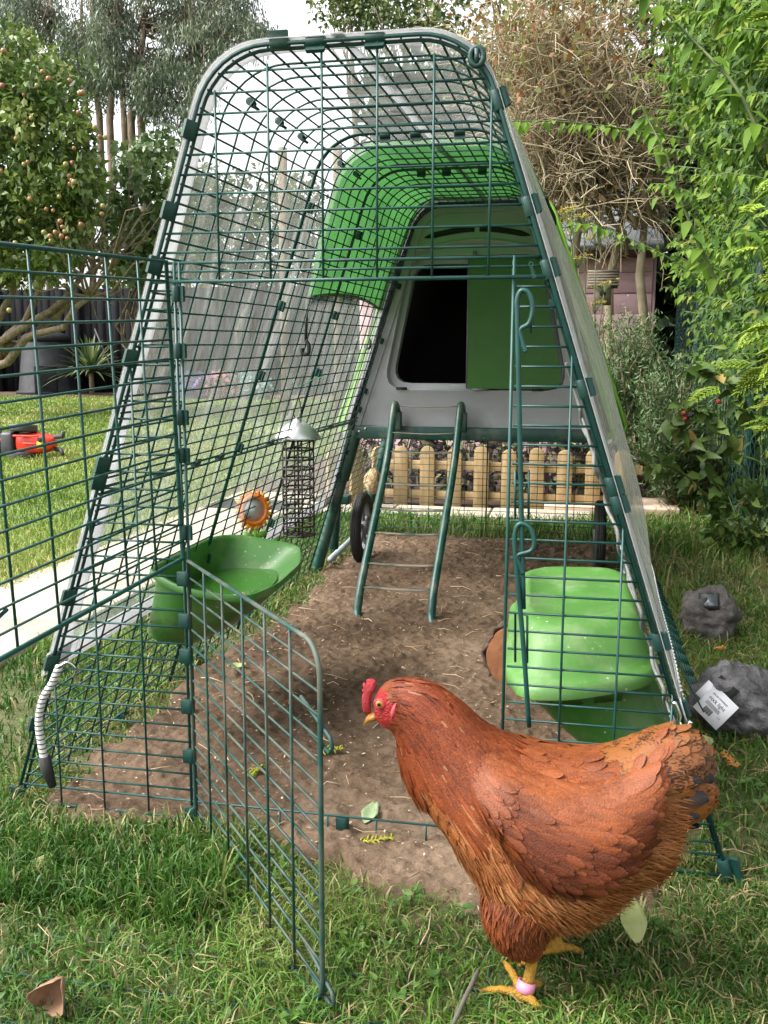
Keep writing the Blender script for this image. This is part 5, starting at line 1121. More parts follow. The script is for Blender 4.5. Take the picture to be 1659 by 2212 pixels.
# ---------------------------------------------------------------- background on the left
M_FENCE = noise_mat('dark_stained_boards', (.006, .006, .008), (.014, .014, .017), 5, .85, spec=.08, bump=.3, bscale=40, stretch=(6, 6, 1))
fe_ = thing('board_fence', 'tall dark grey board fence along the far side of the lawn', 'fence', (-9, 16.2, 0))
m = MB()
for i, x in enumerate(np.arange(-19, -1.0, .15)): m.box((x+.075, 16.2+(.012 if i % 2 else 0), 1.03), (.155, .02, 2.06+.01*math.sin(i*1.7)))
m.build('boards', M_FENCE, fe_, smooth=False)
for x in np.arange(-18.5, -1, 1.8):
    m = MB(); m.box((x, 16.15, 1.06), (.1, .1, 2.12)); m.build('post', M_FENCE, fe_, smooth=False)
M_BIN = noise_mat('black_recycled_plastic', (.010, .010, .012), (.022, .023, .027), 6, .6, spec=.2, bump=.2, bscale=50)
cb = thing('compost_bin', 'black tapered compost bin with a lid and hatch by the dark fence', 'compost bin', (-9.85, 15.5, 0))
m = MB(); m.loft([[[-9.85+r*math.cos(a), 15.5+r*math.sin(a), z] for a in np.linspace(0, 2*math.pi, 28, endpoint=False)] for r, z in ((.60, .0), (.60, .06), (.55, .08), (.44, 1.0), (.42, 1.02))]); m.build('barrel', M_BIN, cb)
m = MB(); m.loft([[[-9.85+r*math.cos(a), 15.5+r*math.sin(a), z] for a in np.linspace(0, 2*math.pi, 28, endpoint=False)] for r, z in ((.45, 1.02), (.46, 1.10), (.38, 1.16), (.2, 1.20), (.05, 1.21))]); m.build('lid', M_BIN, cb)
m = MB(); m.box((-9.60, 15.02, .30), (.42, .10, .52), Matrix.Rotation(R(28), 3, 'Z')); m.build('hatch', M_BIN, cb, smooth=False, bevel=.02)
M_CORD2 = tint_mat('variegated_strap_leaf', [(0, (.03, .06, .018)), (.6, (.09, .14, .045)), (1, (.30, .32, .14))], .45, .2)
cp = thing('cordyline', 'spiky cordyline with long pale striped leaves by the dark fence', 'plant', (-8.75, 15.2, 0))
m = MB(); n = 90; u = unit(n); u[:, 2] = np.abs(u[:, 2])*1.1+.05; u = nrm(u); c0 = np.array([-8.75, 15.2, .42]); L = rng.uniform(.85, 1.25, n)
for k in range(n):
    t = np.linspace(0, 1, 6)[:, None]; Pp = c0+u[k]*L[k]*t-np.array([0, 0, .30])*L[k]*t**2.2; s = nrm(np.cross(u[k], [0, 0, 1.0])); w = .024*np.array([.7, 1, 1, .85, .55, .05])[:, None]
    V = np.stack([Pp-s*w, Pp+s*w], 1).reshape(-1, 3); m.add(V, np.array([[2*i, 2*i+1, 2*i+3, 2*i+2] for i in range(5)]), tint=np.full(12, rng.uniform(0, 1)))
m.build('leaves', M_CORD2, cp); m = MB(); m.tube([[-8.75, 15.2, 0], [-8.75, 15.2, .45]], .05, 8); m.build('stem', M_BARK, cp)
m = MB(); q = at(258, 855, 15.1); q[2] = 0; m.tube([q, q+[-.12, 0, .45], q+[-.55, .2, 1.25]], .018, 6); tag(m.build('garden_stake', noise_mat('black_stake', (.01, .01, .011), (.02, .02, .02), 9, .6)), 'thin dark stake leaning between the compost bin and the cordyline', 'stake')
# low flowers seen through the sheet
M_PETAL = rgb_mat('mixed_petals', .6, .25); M_SHRUB = tint_mat('mid_green_shrub', [(0, (.03, .065, .014)), (.5, (.075, .13, .028)), (1, (.16, .22, .055))], .5, .3)
for i, (px, colr, nm) in enumerate(((425, (.16, .13, .30), 'violet'), (480, (.42, .17, .24), 'pink'), (540, (.20, .34, .33), 'pale blue green'))):
    c = at(px, 832, 13.9); bq = bush('bedding_plant', (c[0], 13.9, .17), .34, .25, .20, 260, .10, .05, M_SHRUB, 'low bedding plant with %s flowers by the dark fence' % nm, 'flowers', simple=True)
    m = MB(); n = 200; P = np.array([c[0], 13.9, .20])+unit(n)*[.36, .27, .24]; P[:, 2] = np.abs(P[:, 2]-.05)+.05; leaves(m, P, unit(n), unit(n), .10, .09, np.zeros(n), simple=True); m.A = {'rgb': [(0, m.n, np.repeat(np.array(colr)*rng.uniform(.7, 1.3, (n, 1)), 4, 0))]}; m.build('petals', M_PETAL, bq)
# tipped lawn mower
mw_ = thing('lawn_mower', 'red lawn mower lying on its side on the lawn', 'lawn mower', (-3.50, 4.78, 0))
M_RED = noise_mat('red_mower_plastic', (.60, .030, .014), (.72, .045, .022), 5, .32); M_BLK = noise_mat('dark_grey_plastic', (.03, .031, .035), (.055, .056, .06), 12, .5); M_YST = noise_mat('yellow_sticker', (.75, .50, .02), (.8, .56, .04), 5, .4)
X0 = np.array([-3.50, 4.78, .0])
def mwp(x, y, z): return X0+np.array([x*.92, y, z*.80])
m = MB(); lo = []
sq = lambda v: math.copysign(abs(v)**.55, v)
for x, h, w, zc_ in ((-.10, .075, .085, .145), (-.085, .085, .10, .145), (.0, .095, .11, .142), (.09, .090, .105, .14), (.15, .072, .09, .14), (.185, .045, .06, .14), (.195, .02, .03, .14)):
    lo.append([mwp(x, w*sq(math.cos(a))*.8, zc_+h*sq(math.sin(a))) for a in np.linspace(0, 2*math.pi, 28, endpoint=False)])
m.loft(lo); bd = m.build('housing', M_RED, mw_)
m = MB(); m.box(mwp(.02, -.112, .215), (.20, .012, .014)); m.box(mwp(.05, -.116, .15), (.11, .012, .010)); m.build('moulding', M_RED, bd, smooth=False, bevel=.003)
m = MB(); m.box(mwp(-.17, .0, .14), (.10, .18, .16)); m.build('motor_cover', M_BLK, mw_, smooth=False, bevel=.02)
m = MB(); m.loft([[mwp(.130+r*math.cos(a), -.092-d, .185+r*math.sin(a)) for a in np.linspace(0, 2*math.pi, 16, endpoint=False)] for r, d in ((.020, -.01), (.020, .012), (.008, .014))]); m.build('knob', M_BLK, mw_)
m = MB(); m.box(mwp(.125, -.089, .135), (.050, .012, .050)); m.build('sticker', M_YST, bd, smooth=False)
def whl(c, ax, r, w, name='wheel'):
    c = np.array(c); ax = nrm(np.array(ax, float)); s = nrm(np.cross(ax, [.3, 1, .2])); t_ = np.cross(ax, s); m = MB()
    m.loft([[c+ax*d+rr*(math.cos(a)*s+math.sin(a)*t_) for a in np.linspace(0, 2*math.pi, 32, endpoint=False)] for d, rr in ((-w*.3, r*.3), (-w*.35, r*.8), (-w*.5, r*.86), (-w*.5, r*.97), (-w*.3, r), (w*.3, r), (w*.5, r*.97), (w*.5, r*.86), (w*.35, r*.8), (w*.3, r*.3))]); return m.build(name, M_BLK, mw_)
whl(mwp(-.05, -.03, .275), (0, .12, 1), .095, .05); whl(mwp(-.06, -.05, .035), (0, .06, 1), .10, .05)
w3 = whl(mwp(-.36, -.02, .155), (.15, 1, .05), .125, .05, 'grass_cutter_disc')
m = MB(); m.tube([mwp(-.34, -.06, .16), mwp(-.26, -.07, .165), mwp(-.18, -.06, .17)], .016, 8); m.build('blade_arm', M_RED, mw_)
m = MB(); m.tube([mwp(.19, 0, .20), mwp(.26, 0, .205), mwp(.275, -.01, .25)], .016, 8); m.build('handle_socket', M_BLK, mw_); m = MB(); m.tube([mwp(.19, 0, .09), mwp(.24, 0, .085), mwp(.27, -.03, .05)], .016, 8); m.build('handle_socket', M_BLK, mw_)

# ---------------------------------------------------------------- trees
def clumps(mb, C, r, n_each, L, W, droop_dir=0.0, up=.4, simple=True, tint=None, squash=.8, spread=.35, light=None):
    C = np.asarray(C, float); k = len(C); r = np.broadcast_to(r, k); i = np.repeat(np.arange(k), n_each); n = len(i); u = unit(n); rad = rng.uniform(.25, 1, n)**.6
    P = C[i]+u*(rad*r[i])[:, None]*[1, 1, squash]; D = nrm(u*.6+unit(n)*.8+np.array([0, 0, droop_dir])); N = nrm(unit(n)+np.array([0, 0, up*2]))
    t = np.clip((tint[i] if tint is not None else .5)+spread*rng.normal(size=n), 0, 1); leaves(mb, P, D, N, rng.uniform(L*.65, L*1.2, n), rng.uniform(W*.7, W*1.2, n), t, simple=simple); return P
def limbs(m, base, tips, r0, r1, k=6, wob=.05, sides=7, mid=None):
    base = np.array(base, float); tips = np.array(tips, float); n = len(tips); f = np.linspace(0, 1, k)[None, :, None]; b = np.broadcast_to(base, tips.shape)[:, None]
    L = np.linalg.norm(tips-b[:, 0], axis=1)[:, None, None]; P = b+(tips[:, None]-b)*f; P += rng.normal(0, wob, P.shape)*L*np.sin(math.pi*f); 
    if mid is not None: P += np.array(mid)*np.sin(math.pi*f)*L
    m.tubes(P, np.linspace(r0, r1, k), sides); return P
# apple tree
M_APLEAF = tint_mat('apple_leaf', [(0, (.050, .095, .020)), (.4, (.12, .185, .040)), (.75, (.22, .29, .075)), (1, (.36, .40, .15))], .45, .28, .5)
ap = thing('apple_tree', 'apple tree with leaning limbs and many ripening apples at the left', 'tree', (-7.2, 9.2, 0))
cen = []
for _ in range(700):
    px, py = rng.uniform(-160, 250), rng.uniform(70, 600); rgt = np.interp(py, [70, 110, 200, 300, 400, 500, 560, 610], [70, 110, 165, 215, 240, 215, 190, 120])
    if px < rgt-22: cen.append(at(px, py, 9+rng.uniform(-.9, .9)))
cen = np.array(cen[:300]); m = MB(); tn = np.clip(.42+.22*rng.normal(size=len(cen)), 0, 1); clumps(m, cen, .22, 78, .095, .054, -.1, .5, True, tn, .8, .2); 
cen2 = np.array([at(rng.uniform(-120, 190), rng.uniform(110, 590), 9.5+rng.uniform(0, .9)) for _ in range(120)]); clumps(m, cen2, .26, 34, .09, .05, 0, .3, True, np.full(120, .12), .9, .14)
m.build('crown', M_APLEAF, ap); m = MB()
trunk = np.array([-7.2, 9.2, 0]); fork = np.array([-6.95, 9.1, .55]); m.tubes(np.array([[trunk, (trunk+fork)/2+[.03, 0, 0], fork]]), np.array([.13, .11, .09]), 10)
tips = np.array([at(x, y, 9.1+.3*rng.normal()) for x, y in ((195, 640), (175, 600), (235, 585), (120, 560), (60, 540), (20, 500), (-40, 420))]); limbs(m, fork, tips, .062, .028, 8, .035, 8, mid=(0, 0, -.05)); 
for t_ in tips: limbs(m, t_, t_+rng.normal(0, .45, (9, 3))+[0, 0, .45], .020, .004, 5, .07, 5)
m.build('trunk', M_BARK, ap)
M_APPLE = [noise_mat('ripening_apple_%s' % n_, a, b, 4, .3) for n_, a, b in (('green', (.16, .20, .045), (.28, .20, .07)), ('blush', (.22, .15, .055), (.27, .11, .05)), ('red', (.20, .045, .035), (.25, .11, .05)))]
am = []
for mat in M_APPLE:
    m = MB(); m.loft([[[r*math.cos(a), r*math.sin(a), z] for a in np.linspace(0, 2*math.pi, 12, endpoint=False)] for r, z in ((.006, .026), (.016, .031), (.029, .020), (.034, .002), (.030, -.018), (.018, -.031), (.004, -.030))]); m.V = [v+np.array(ap.location) for v in m.V]; o = m.build('apple', mat, ap); am.append(o)
apx = [(142, 355), (150, 380), (152, 398), (157, 352), (160, 393), (215, 295), (227, 297), (178, 200), (172, 202), (150, 175), (80, 185), (92, 155), (68, 255), (55, 265), (8, 110), (5, 185), (52, 355), (60, 350), (128, 425), (100, 452), (130, 478), (175, 485), (222, 445), (220, 462), (95, 502), (108, 510), (120, 502), (133, 510), (140, 500), (145, 515), (110, 520), (135, 490), (155, 390), (170, 243), (45, 478), (2, 370), (33, 525), (160, 320), (105, 170), (52, 205), (20, 670), (115, 455), (205, 275), (65, 430), (35, 300)]
for i, (x, y) in enumerate(apx):
    o = am[i] if i < 3 else am[(0, 1, 1, 2, 0, 1)[i % 6]].copy()
    if i >= 3: COL.objects.link(o); o.parent = ap
    o.location = Vector(at(x, y, 7.88+.2*rng.uniform()))-ap.location; s = rng.uniform(.6, .9); o.scale = (s, s, s)
# lilac
M_LIL = tint_mat('lilac_leaf', [(0, (.04, .08, .022)), (.5, (.105, .17, .05)), (1, (.20, .28, .095))], .42, .25, .5)
ll = thing('lilac_bush', 'tall leafy lilac with heart shaped leaves between apple tree and run', 'shrub', (-5.6, 11, 0))
cen = []
for _ in range(300):
    px, py = rng.uniform(215, 420), rng.uniform(285, 600); l_ = np.interp(py, [285, 330, 450, 600], [320, 260, 230, 235]); r_ = np.interp(py, [285, 330, 450, 600], [370, 405, 420, 400])
    if l_ < px < r_: cen.append(at(px, py, 10.6+rng.uniform(-.4, .8)))
cen = np.array(cen[:110]); m = MB(); clumps(m, cen, .22, 30, .12, .085, -.35, .5, False, np.clip(.45+.2*rng.normal(size=len(cen)), 0, 1), .9, .18); m.build('crown', M_LIL, ll)
m = MB(); limbs(m, (-5.6, 11, 0), cen[::4], .03, .006, 6, .05, 6); m.build('trunk', M_BARK, ll)
# eucalyptus
M_EUC = tint_mat('eucalyptus_leaf', [(0, (.035, .055, .030)), (.5, (.10, .14, .080)), (1, (.22, .26, .16))], .45, .25, .5)
M_EBARK = noise_mat('pale_brown_peeling_bark', (.10, .07, .048), (.23, .175, .13), 3, .85, bump=.4, bscale=20, stretch=(2, 2, 1))
def eucalyptus(label, trunks, clist, n_each, Y, x0):
    root = thing('eucalyptus_tree', label, 'tree', tuple(np.array([at(x0, 700, Y)[0], Y, 0])), 'eucalyptus trees beyond the dark fence'); m = MB(); ends = []
    for tx0, ty0, tx1, ty1 in trunks:
        a = at(tx0, ty0, Y); b = at(tx1, ty1, Y); a0 = a.copy(); a0[2] = 0; P = np.array([a0, a, a*.5+b*.5+rng.normal(0, .12, 3), b, b+(b-a)*.35+rng.normal(0, .15, 3)]); m.tubes(P[None], np.array([.10, .085, .07, .055, .03])*rng.uniform(.8, 1.25), 9); ends.append(b)
    C = np.array([at(x+rng.normal()*r*.25, y+rng.normal()*r*.2, Y+rng.uniform(-1.6, 1.6)) for x, y, r in clist]); rr = np.array([r for *_, r in clist])*20/2012
    ends = np.array(ends); near = ends[np.argmin(np.linalg.norm(C[:, None]-ends[None], axis=2), axis=1)]
    for c, b in zip(C, near): limbs(m, b+rng.normal(0, .1, 3), c[None], .022, .006, 5, .07, 5)
    m.build('trunk', M_EBARK, root); lm = MB(); tn = np.clip(.45+.25*rng.normal(size=len(C)), 0, 1)
    i = np.repeat(np.arange(len(C)), n_each*3 // 4); sub = C[i]+unit(len(i))*(rng.uniform(.15, 1, len(i))**.6*rr[i])[:, None]*[1, 1, .75]   # drooping twigs of five leaves
    k = np.repeat(np.arange(len(sub)), 5); P = sub[k]+rng.normal(0, .11, (len(k), 3))-np.array([0, 0, .10])*rng.uniform(0, 2.2, (len(k), 1)); D = np.array([0, 0, -1.0])+rng.normal(0, .45, (len(k), 3))
    leaves(lm, P, D, unit(len(k)), rng.uniform(.10, .19, len(k)), rng.uniform(.022, .036, len(k)), np.clip(tn[i][k]+.2*rng.normal(size=len(k)), 0, 1), simple=True, droop=.05); lm.build('crown', M_EUC, root); return root
def blob(x0, x1, y0, y1, n, r): return [(rng.uniform(x0, x1), rng.uniform(y0, y1), rng.uniform(*r)) for _ in range(n)]
eucalyptus('tall eucalyptus with drooping grey green leaves behind the apple tree', [(185, 250, 175, 60), (215, 250, 205, 40), (90, 300, 110, 40)], blob(-60, 190, -70, 90, 46, (24, 45))+blob(60, 215, 85, 165, 22, (18, 32))+blob(190, 240, 150, 200, 3, (14, 22)), 46, 21, 120)
eucalyptus('tall eucalyptus with bare lower trunks standing against the white sky', [(237, 260, 232, 90), (268, 260, 250, 60), (283, 250, 300, 120), (305, 250, 312, 60)], blob(185, 430, -80, 60, 50, (22, 42))+blob(195, 440, 50, 140, 40, (18, 34))+blob(200, 330, 130, 225, 26, (14, 24))+blob(330, 430, 120, 260, 26, (15, 28)), 46, 20, 262)
eucalyptus('spreading eucalyptus whose thin outer sprays end in the white sky gap', [(395, 320, 420, 120)], blob(400, 545, -70, 40, 34, (20, 38))+blob(420, 570, 35, 95, 24, (14, 26))+blob(380, 470, 90, 230, 16, (15, 28)), 42, 19.5, 400)
# trees over the middle
M_FAR = tint_mat('far_tree_leaf', [(0, (.035, .060, .018)), (.5, (.09, .135, .035)), (1, (.18, .23, .07))], .5, .3)
def roundtree(label, px0, px1, y0, y1, Y, n, r, cnt, L, W, mat, trunkx, group=None, name='broadleaf_tree', cat='tree', tb=.45):
    root = thing(name, label, cat, (at(trunkx, 800, Y)[0], Y, 0), group); C = np.array([at(rng.uniform(px0, px1), rng.uniform(y0, y1), Y+rng.uniform(-1, 1)) for _ in range(n)]); m = MB()
    clumps(m, C, r, cnt, L, W, -.1, .4, True, np.clip(tb+.24*rng.normal(size=n), 0, 1), .85, .2); m.build('crown', mat, root)
    m = MB(); b = np.array([at(trunkx, 800, Y)[0], Y, 0]); t_ = C.mean(0)+[0, 0, .3]; m.tubes(np.array([[b, (b*2+t_)/3+[.1, 0, 0], (b+2*t_)/3, t_]]), np.array([.14, .11, .08, .015]), 8); limbs(m, (b+2*t_)/3, C[::3], .04, .008, 5, .06, 5); m.build('trunk', M_BARK, root); return root
roundtree('bright green tree top just right of the white sky gap', 690, 800, -80, 45, 25, 30, .55, 60, .17, .10, M_FAR, 790, tb=.6)
roundtree('darker tree with brown trunks behind the top of the bare thicket', 800, 960, -80, 110, 24, 40, .6, 60, .17, .10, M_FAR, 870, tb=.35)
roundtree('shady green tree far behind the thicket at the upper right', 940, 1420, -90, 200, 17, 60, .55, 60, .15, .09, M_FAR, 1200, tb=.3)
for i, (a, b_, lab) in enumerate(((395, 500, 'dark bushy tree behind the fence, left of the sheet-covered wires'), (480, 610, 'dark bushy tree behind the fence, seen in the middle of the clear sheet'), (590, 740, 'dark bushy tree behind the fence, nearest the green shade'))): roundtree(lab, a, b_, 385+12*i, 620, 17.6+i*.5, 34, .5, 60, .15, .09, M_FAR, (a+b_)/2, 'bushy trees right behind the dark fence', 'bushy_tree', tb=.32)
rb = at(250, 600, 16.6); M_ROSE = noise_mat('pink_rose', (.62, .25, .28), (.72, .42, .42), 9, .7)
rr_ = bush('rose_bush', (rb[0], 16.7, 1.5), .8, .3, .75, 500, .10, .06, M_SHRUB, 'rose bush with pale pink blooms showing over the dark fence', 'rose bush', simple=True)
m = MB(); n = 160; q = rng.integers(0, 14, n); cc_ = np.array([at(rng.uniform(228, 300), rng.uniform(583, 602), 16.4) for _ in range(14)]); leaves(m, cc_[q]+rng.normal(0, .05, (n, 3)), unit(n), unit(n), .08, .07, np.zeros(n), simple=True); m.build('blooms', M_ROSE, rr_)

# ---------------------------------------------------------------- shed, bare thicket, bird box
M_PINKW = noise_mat('faded_pink_boards', (.46, .29, .32), (.56, .37, .40), 4, .8, bump=.15, bscale=60, stretch=(1, 1, 4)); M_ROOFG = noise_mat('grey_felt_roof', (.28, .30, .33), (.36, .38, .41), 20, .9, bump=.2, bscale=200)
sh = thing('garden_shed', 'faded pink boarded shed with a grey roof behind the bare thicket', 'shed', (-.1, 7.0, 0)); m = MB()
for i in range(10): m.box((-.25, 6.0+.006*(i % 2), .075+.15*i), (2.18, .03, .146))
m.build('wall', M_PINKW, sh, smooth=False, bevel=.003); m = MB(); m.box((.85, 6.7, .75), (.03, 1.4, 1.5)); m.build('wall', M_PINKW, sh, smooth=False); m = MB(); m.box((-1.35, 6.7, .75), (.03, 1.4, 1.5)); m.build('wall', M_PINKW, sh, smooth=False)
m = MB(); Lr = np.array([[-1.5, 5.88, 1.50], [.90, 5.88, 1.50], [.90, 7.6, 2.25], [-1.5, 7.6, 2.25]]); m.loft([Lr, Lr+[0, -.01, .04]]); m.build('roof', M_ROOFG, sh, smooth=False); m = MB(); m.box((-.30, 5.90, 1.475), (2.36, .025, .06)); m.build('fascia', noise_mat('dark_red_fascia', (.07, .03, .025), (.11, .05, .04), 9, .7), sh, smooth=False)
M_BARE = noise_mat('pale_bare_twig', (.21, .165, .095), (.50, .42, .29), 5, .85, c3=(.36, .295, .19)); M_BROWNLF = tint_mat('rusty_olive_leaf', [(0, (.20, .075, .035)), (.35, (.30, .15, .06)), (.65, (.24, .21, .07)), (1, (.20, .26, .08))], .6, .3)
th = thing('bare_thicket', 'tangled bare brown thicket with rusty leaves at its top behind the coop', 'shrub', (.35, 5.0, 0)); m = MB()
bs = np.array([[.20, 5.0, 0], [.42, 4.9, 0], [.60, 5.05, 0], [.05, 5.1, 0], [.75, 4.9, 0]]); tw = []
def tip(): 
    py = rng.uniform(-60, 430); l_ = np.interp(py, [-60, 0, 110, 200, 300, 430], [880, 905, 985, 1045, 1080, 1120]); return at(rng.uniform(l_, 1440), py, 4.9+rng.uniform(-.65, .65))
forks = np.array([at(x, y, 4.95) for x, y in ((1260, 440), (1345, 470), (1190, 430), (1130, 430), (1395, 450))])
for f_, b in zip(forks, bs): P = np.array([b, b*.6+f_*.4+[.04, 0, 0], b*.25+f_*.75+[-.03, 0, 0], f_]); m.tubes(P[None], np.array([.040, .034, .028, .020]), 8)
for i in range(52):
    b = forks[i % 5]+rng.normal(0, .14, 3); t_ = tip(); f = np.linspace(0, 1, 7)[:, None]; P = b+(t_-b)*f+np.array([0, 0, .25])*np.sin(math.pi*f)*rng.uniform(-.3, 1)+rng.normal(0, .06, (7, 3))*np.sin(math.pi*f)
    m.tubes(P[None], np.linspace(.017, .004, 7)[None]*rng.uniform(.6, 1.2), 6); tw.append(P)
tw = np.array(tw); n = 2300; i = rng.integers(0, len(tw), n); j = rng.integers(0, 6, n); f = rng.uniform(0, 1, n)[:, None]; b = tw[i, j]*(1-f)+tw[i, j+1]*f
d = nrm(unit(n)+[0, -.1, .35])*rng.uniform(.12, .55, n)[:, None]; P = b[:, None]+d[:, None]*np.linspace(0, 1, 5)[None, :, None]+rng.normal(0, .030, (n, 5, 3))*np.linspace(0, 1, 5)[None, :, None]; P[:, :, 2] -= (np.linspace(0, 1, 5)**2*.08)[None]
uu, vv = proj(P[:, 4]).T; kk = (vv < 440) | (uu < 1215) | (rng.uniform(size=n) < .40); P = P[kk]; n = len(P); m.tubes(P, np.linspace(.0046, .0016, 5), 4, cap=False)
n2 = 3000; i = rng.integers(0, n, n2); b2 = P[i, 3]; d = nrm(unit(n2)+[0, -.2, .1])*rng.uniform(.06, .28, n2)[:, None]; P2 = b2[:, None]+d[:, None]*np.linspace(0, 1, 4)[None, :, None]+rng.normal(0, .014, (n2, 4, 3)); m.tubes(P2, np.linspace(.0028, .0012, 4), 3, cap=False); m.build('branches', M_BARE, th)
m = MB(); ends = np.concatenate([P2[:, 3], P[:, 4]]); u_, v_ = proj(ends).T; pr = np.clip((260-v_)/220, .05, 1); k = rng.uniform(size=len(ends)) < pr; E = np.repeat(ends[k], 2, 0)+rng.normal(0, .03, (2*k.sum(), 3)); n = len(E); leaves(m, E, unit(n)+[0, 0, -.4], unit(n), rng.uniform(.03, .06, n), rng.uniform(.018, .032, n), rng.uniform(0, 1, n), simple=True); m.build('leaves', M_BROWNLF, th)
# bird box
M_BOX = noise_mat('weathered_brown_wood', (.10, .085, .06), (.24, .20, .15), 9, .85, bump=.3, bscale=60, stretch=(1, 6, 1)); c = at(1302, 618, 4.55); bb = thing('bird_box', 'weathered wooden bird box with a slatted roof hanging in the thicket', 'bird box', tuple(c-np.array([0, 0, .12])))
m = MB(); m.box(c+[0, 0, -.045], (.10, .10, .13)); m.build('box', M_BOX, bb, smooth=False)
m = MB(); m.loft([[c+[.018*math.cos(a), d, -.045+.018*math.sin(a)] for a in np.linspace(0, 2*math.pi, 16, endpoint=False)] for d in (-.053, -.045)]); m.build('entrance_hole', M_DARK, bb)
for s in (-1, 1):
    m = MB()
    for i in range(6): m.box(c+np.array([.0, s*(.010+.017*i), .085-.017*i]), (.18, .019, .010), Matrix.Rotation(R(s*-20), 3, 'X'))
    m.build('slatted_roof', M_BOX, bb, smooth=False)
m = MB(); m.tube([c+[0, 0, .10], c+[.02, .05, .30]], .002, 5); m.build('hanger', M_BARE, bb)

# ---------------------------------------------------------------- right side: chain-link fence, hedge plants
M_LINK = noise_mat('green_chain_link', (.012, .055, .045), (.03, .09, .075), 30, .45)
cf = thing('chain_link_fence', 'green chain link fence under the leafy hedge on the right', 'fence', (1.02, 3.0, 0)); m = MB(); XF = 1.02
for k, y in enumerate(np.arange(.3, 6.0, .048)):
    zz = np.arange(0, 1.25, .024); P = np.array([[XF+(.003 if (i+k) % 2 else -.003), y+(.024 if i % 2 else 0), z] for i, z in enumerate(zz)]); m.tubes(P[None], .0016, 4, False)
m.build('wire_mesh', M_LINK, cf)
for y in (.9, 2.9, 4.9):
    m = MB(); m.tube([[XF+.03, y, 0], [XF+.03, y, 1.35]], .022, 8); m.build('post', M_LINK, cf)
M_HEDGE = tint_mat('lime_green_hedge_leaf', [(0, (.026, .068, .012)), (.35, (.062, .140, .018)), (.7, (.135, .245, .028)), (.95, (.20, .31, .042)), (1, (.27, .29, .05))], .6, .42, .22)
M_HEDGE2 = tint_mat('blue_green_hedge_leaf', [(0, (.022, .060, .016)), (.5, (.062, .130, .030)), (.9, (.135, .22, .045)), (1, (.21, .27, .06))], .6, .36, .25); M_CANE = noise_mat('green_cane', (.06, .10, .03), (.12, .15, .05), 20, .6)
def cane_shrub(label, y0, n, h, x_in, mat, L, W, dn=.055, seed=0, t=(.2, .95), zmin=.25, fillmat=None):
    root = thing('hedge_shrub', label, 'shrub', (1.28, y0, 0), 'leafy shrubs of the hedge on the right'); ms_, ml = MB(), MB(); PP = []
    for i in range(n):
        b = np.array([rng.uniform(1.12, 1.45), y0+rng.uniform(-.35, .35), 0]); hh = h*rng.uniform(.22, 1.05); reach = np.interp(hh, [0, .6, 1.2, 2, 3.2], x_in)+rng.uniform(0, .35)
        e = np.array([reach, y0+rng.uniform(-.55, .55), hh*rng.uniform(.88, .97)]); mid = np.array([b[0]-.04, (b[1]+e[1])/2, hh*.95]); f = np.linspace(0, 1, 14)[:, None]; P = (1-f)**2*b+2*f*(1-f)*mid+f*f*e+rng.normal(0, .008, (14, 3)); PP.append(P)
    PP = np.array(PP); ms_.tubes(PP, np.linspace(.0065, .0018, 14), 6)
    d = np.linalg.norm(np.diff(PP, axis=1), axis=2).sum(1); 
    for P, ln in zip(PP, d):
        k = int(ln/dn); f = np.linspace(.12, 1, k); x = f*13; i = np.minimum(x.astype(int), 12); w = (x-i)[:, None]; B = P[i]*(1-w)+P[i+1]*w; T = nrm(P[i+1]-P[i]); s = nrm(np.cross(T, [0, 0, 1.0]))
        sg = np.where(np.arange(k) % 2, 1, -1)[:, None]; keep = B[:, 2] > zmin
        for rep in (1, -1, 0):
            # leaf pairs, and short side shoots carrying more leaves
            if rep: Bq = B; D = s*sg*rep*.9+T*.35+np.array([-.25, -.1, -.55])+rng.normal(0, .25, B.shape)
            else: Bq = B+s*sg*.05+rng.normal(0, .045, B.shape); D = unit(k)*.7+np.array([-.35, -.2, -.6])
            lk = rng.uniform(L*.55, L*1.15, k)*(1-.35*(f > .93)); leaves(ml, Bq[keep], D[keep], (np.array([-.3, -.4, 1.0])+rng.normal(0, .45, B.shape))[keep], lk[keep], (lk*W/L*rng.uniform(.8, 1.15, k))[keep], np.clip(rng.uniform(t[0], t[1], k)+.25*(f-.6), 0, 1)[keep], fold=.28, droop=.32)
    ms_.build('canes', M_CANE, root); ml.build('foliage', mat, root); return root
XI = [.98, .90, .84, .76, .66]
cane_shrub('lime green shrub with long toothed leaves at the right edge nearest the camera', 1.1, 64, 2.3, [1.0, .92, .84, .74, .66], M_HEDGE, .076, .026, .034)
cane_shrub('lime green shrub arching over the chain link fence beside the coop', 1.9, 74, 2.7, [.98, .86, .76, .64, .52], M_HEDGE, .072, .025, .036)
cane_shrub('darker blue green shrub in the middle of the hedge', 2.7, 74, 2.4, [.98, .86, .74, .62, .5], M_HEDGE2, .056, .027, .038, t=(.1, .98))
cane_shrub('pale green shrub whose tips reach toward the bare thicket', 3.5, 78, 3.3, [.98, .86, .72, .58, .44], M_HEDGE, .066, .027, .042)
cane_shrub('farthest leafy shrub of the hedge beside the pink shed', 4.5, 70, 3.4, [1.0, .9, .78, .64, .48], M_HEDGE2, .062, .028, .045, t=(.2, .98))
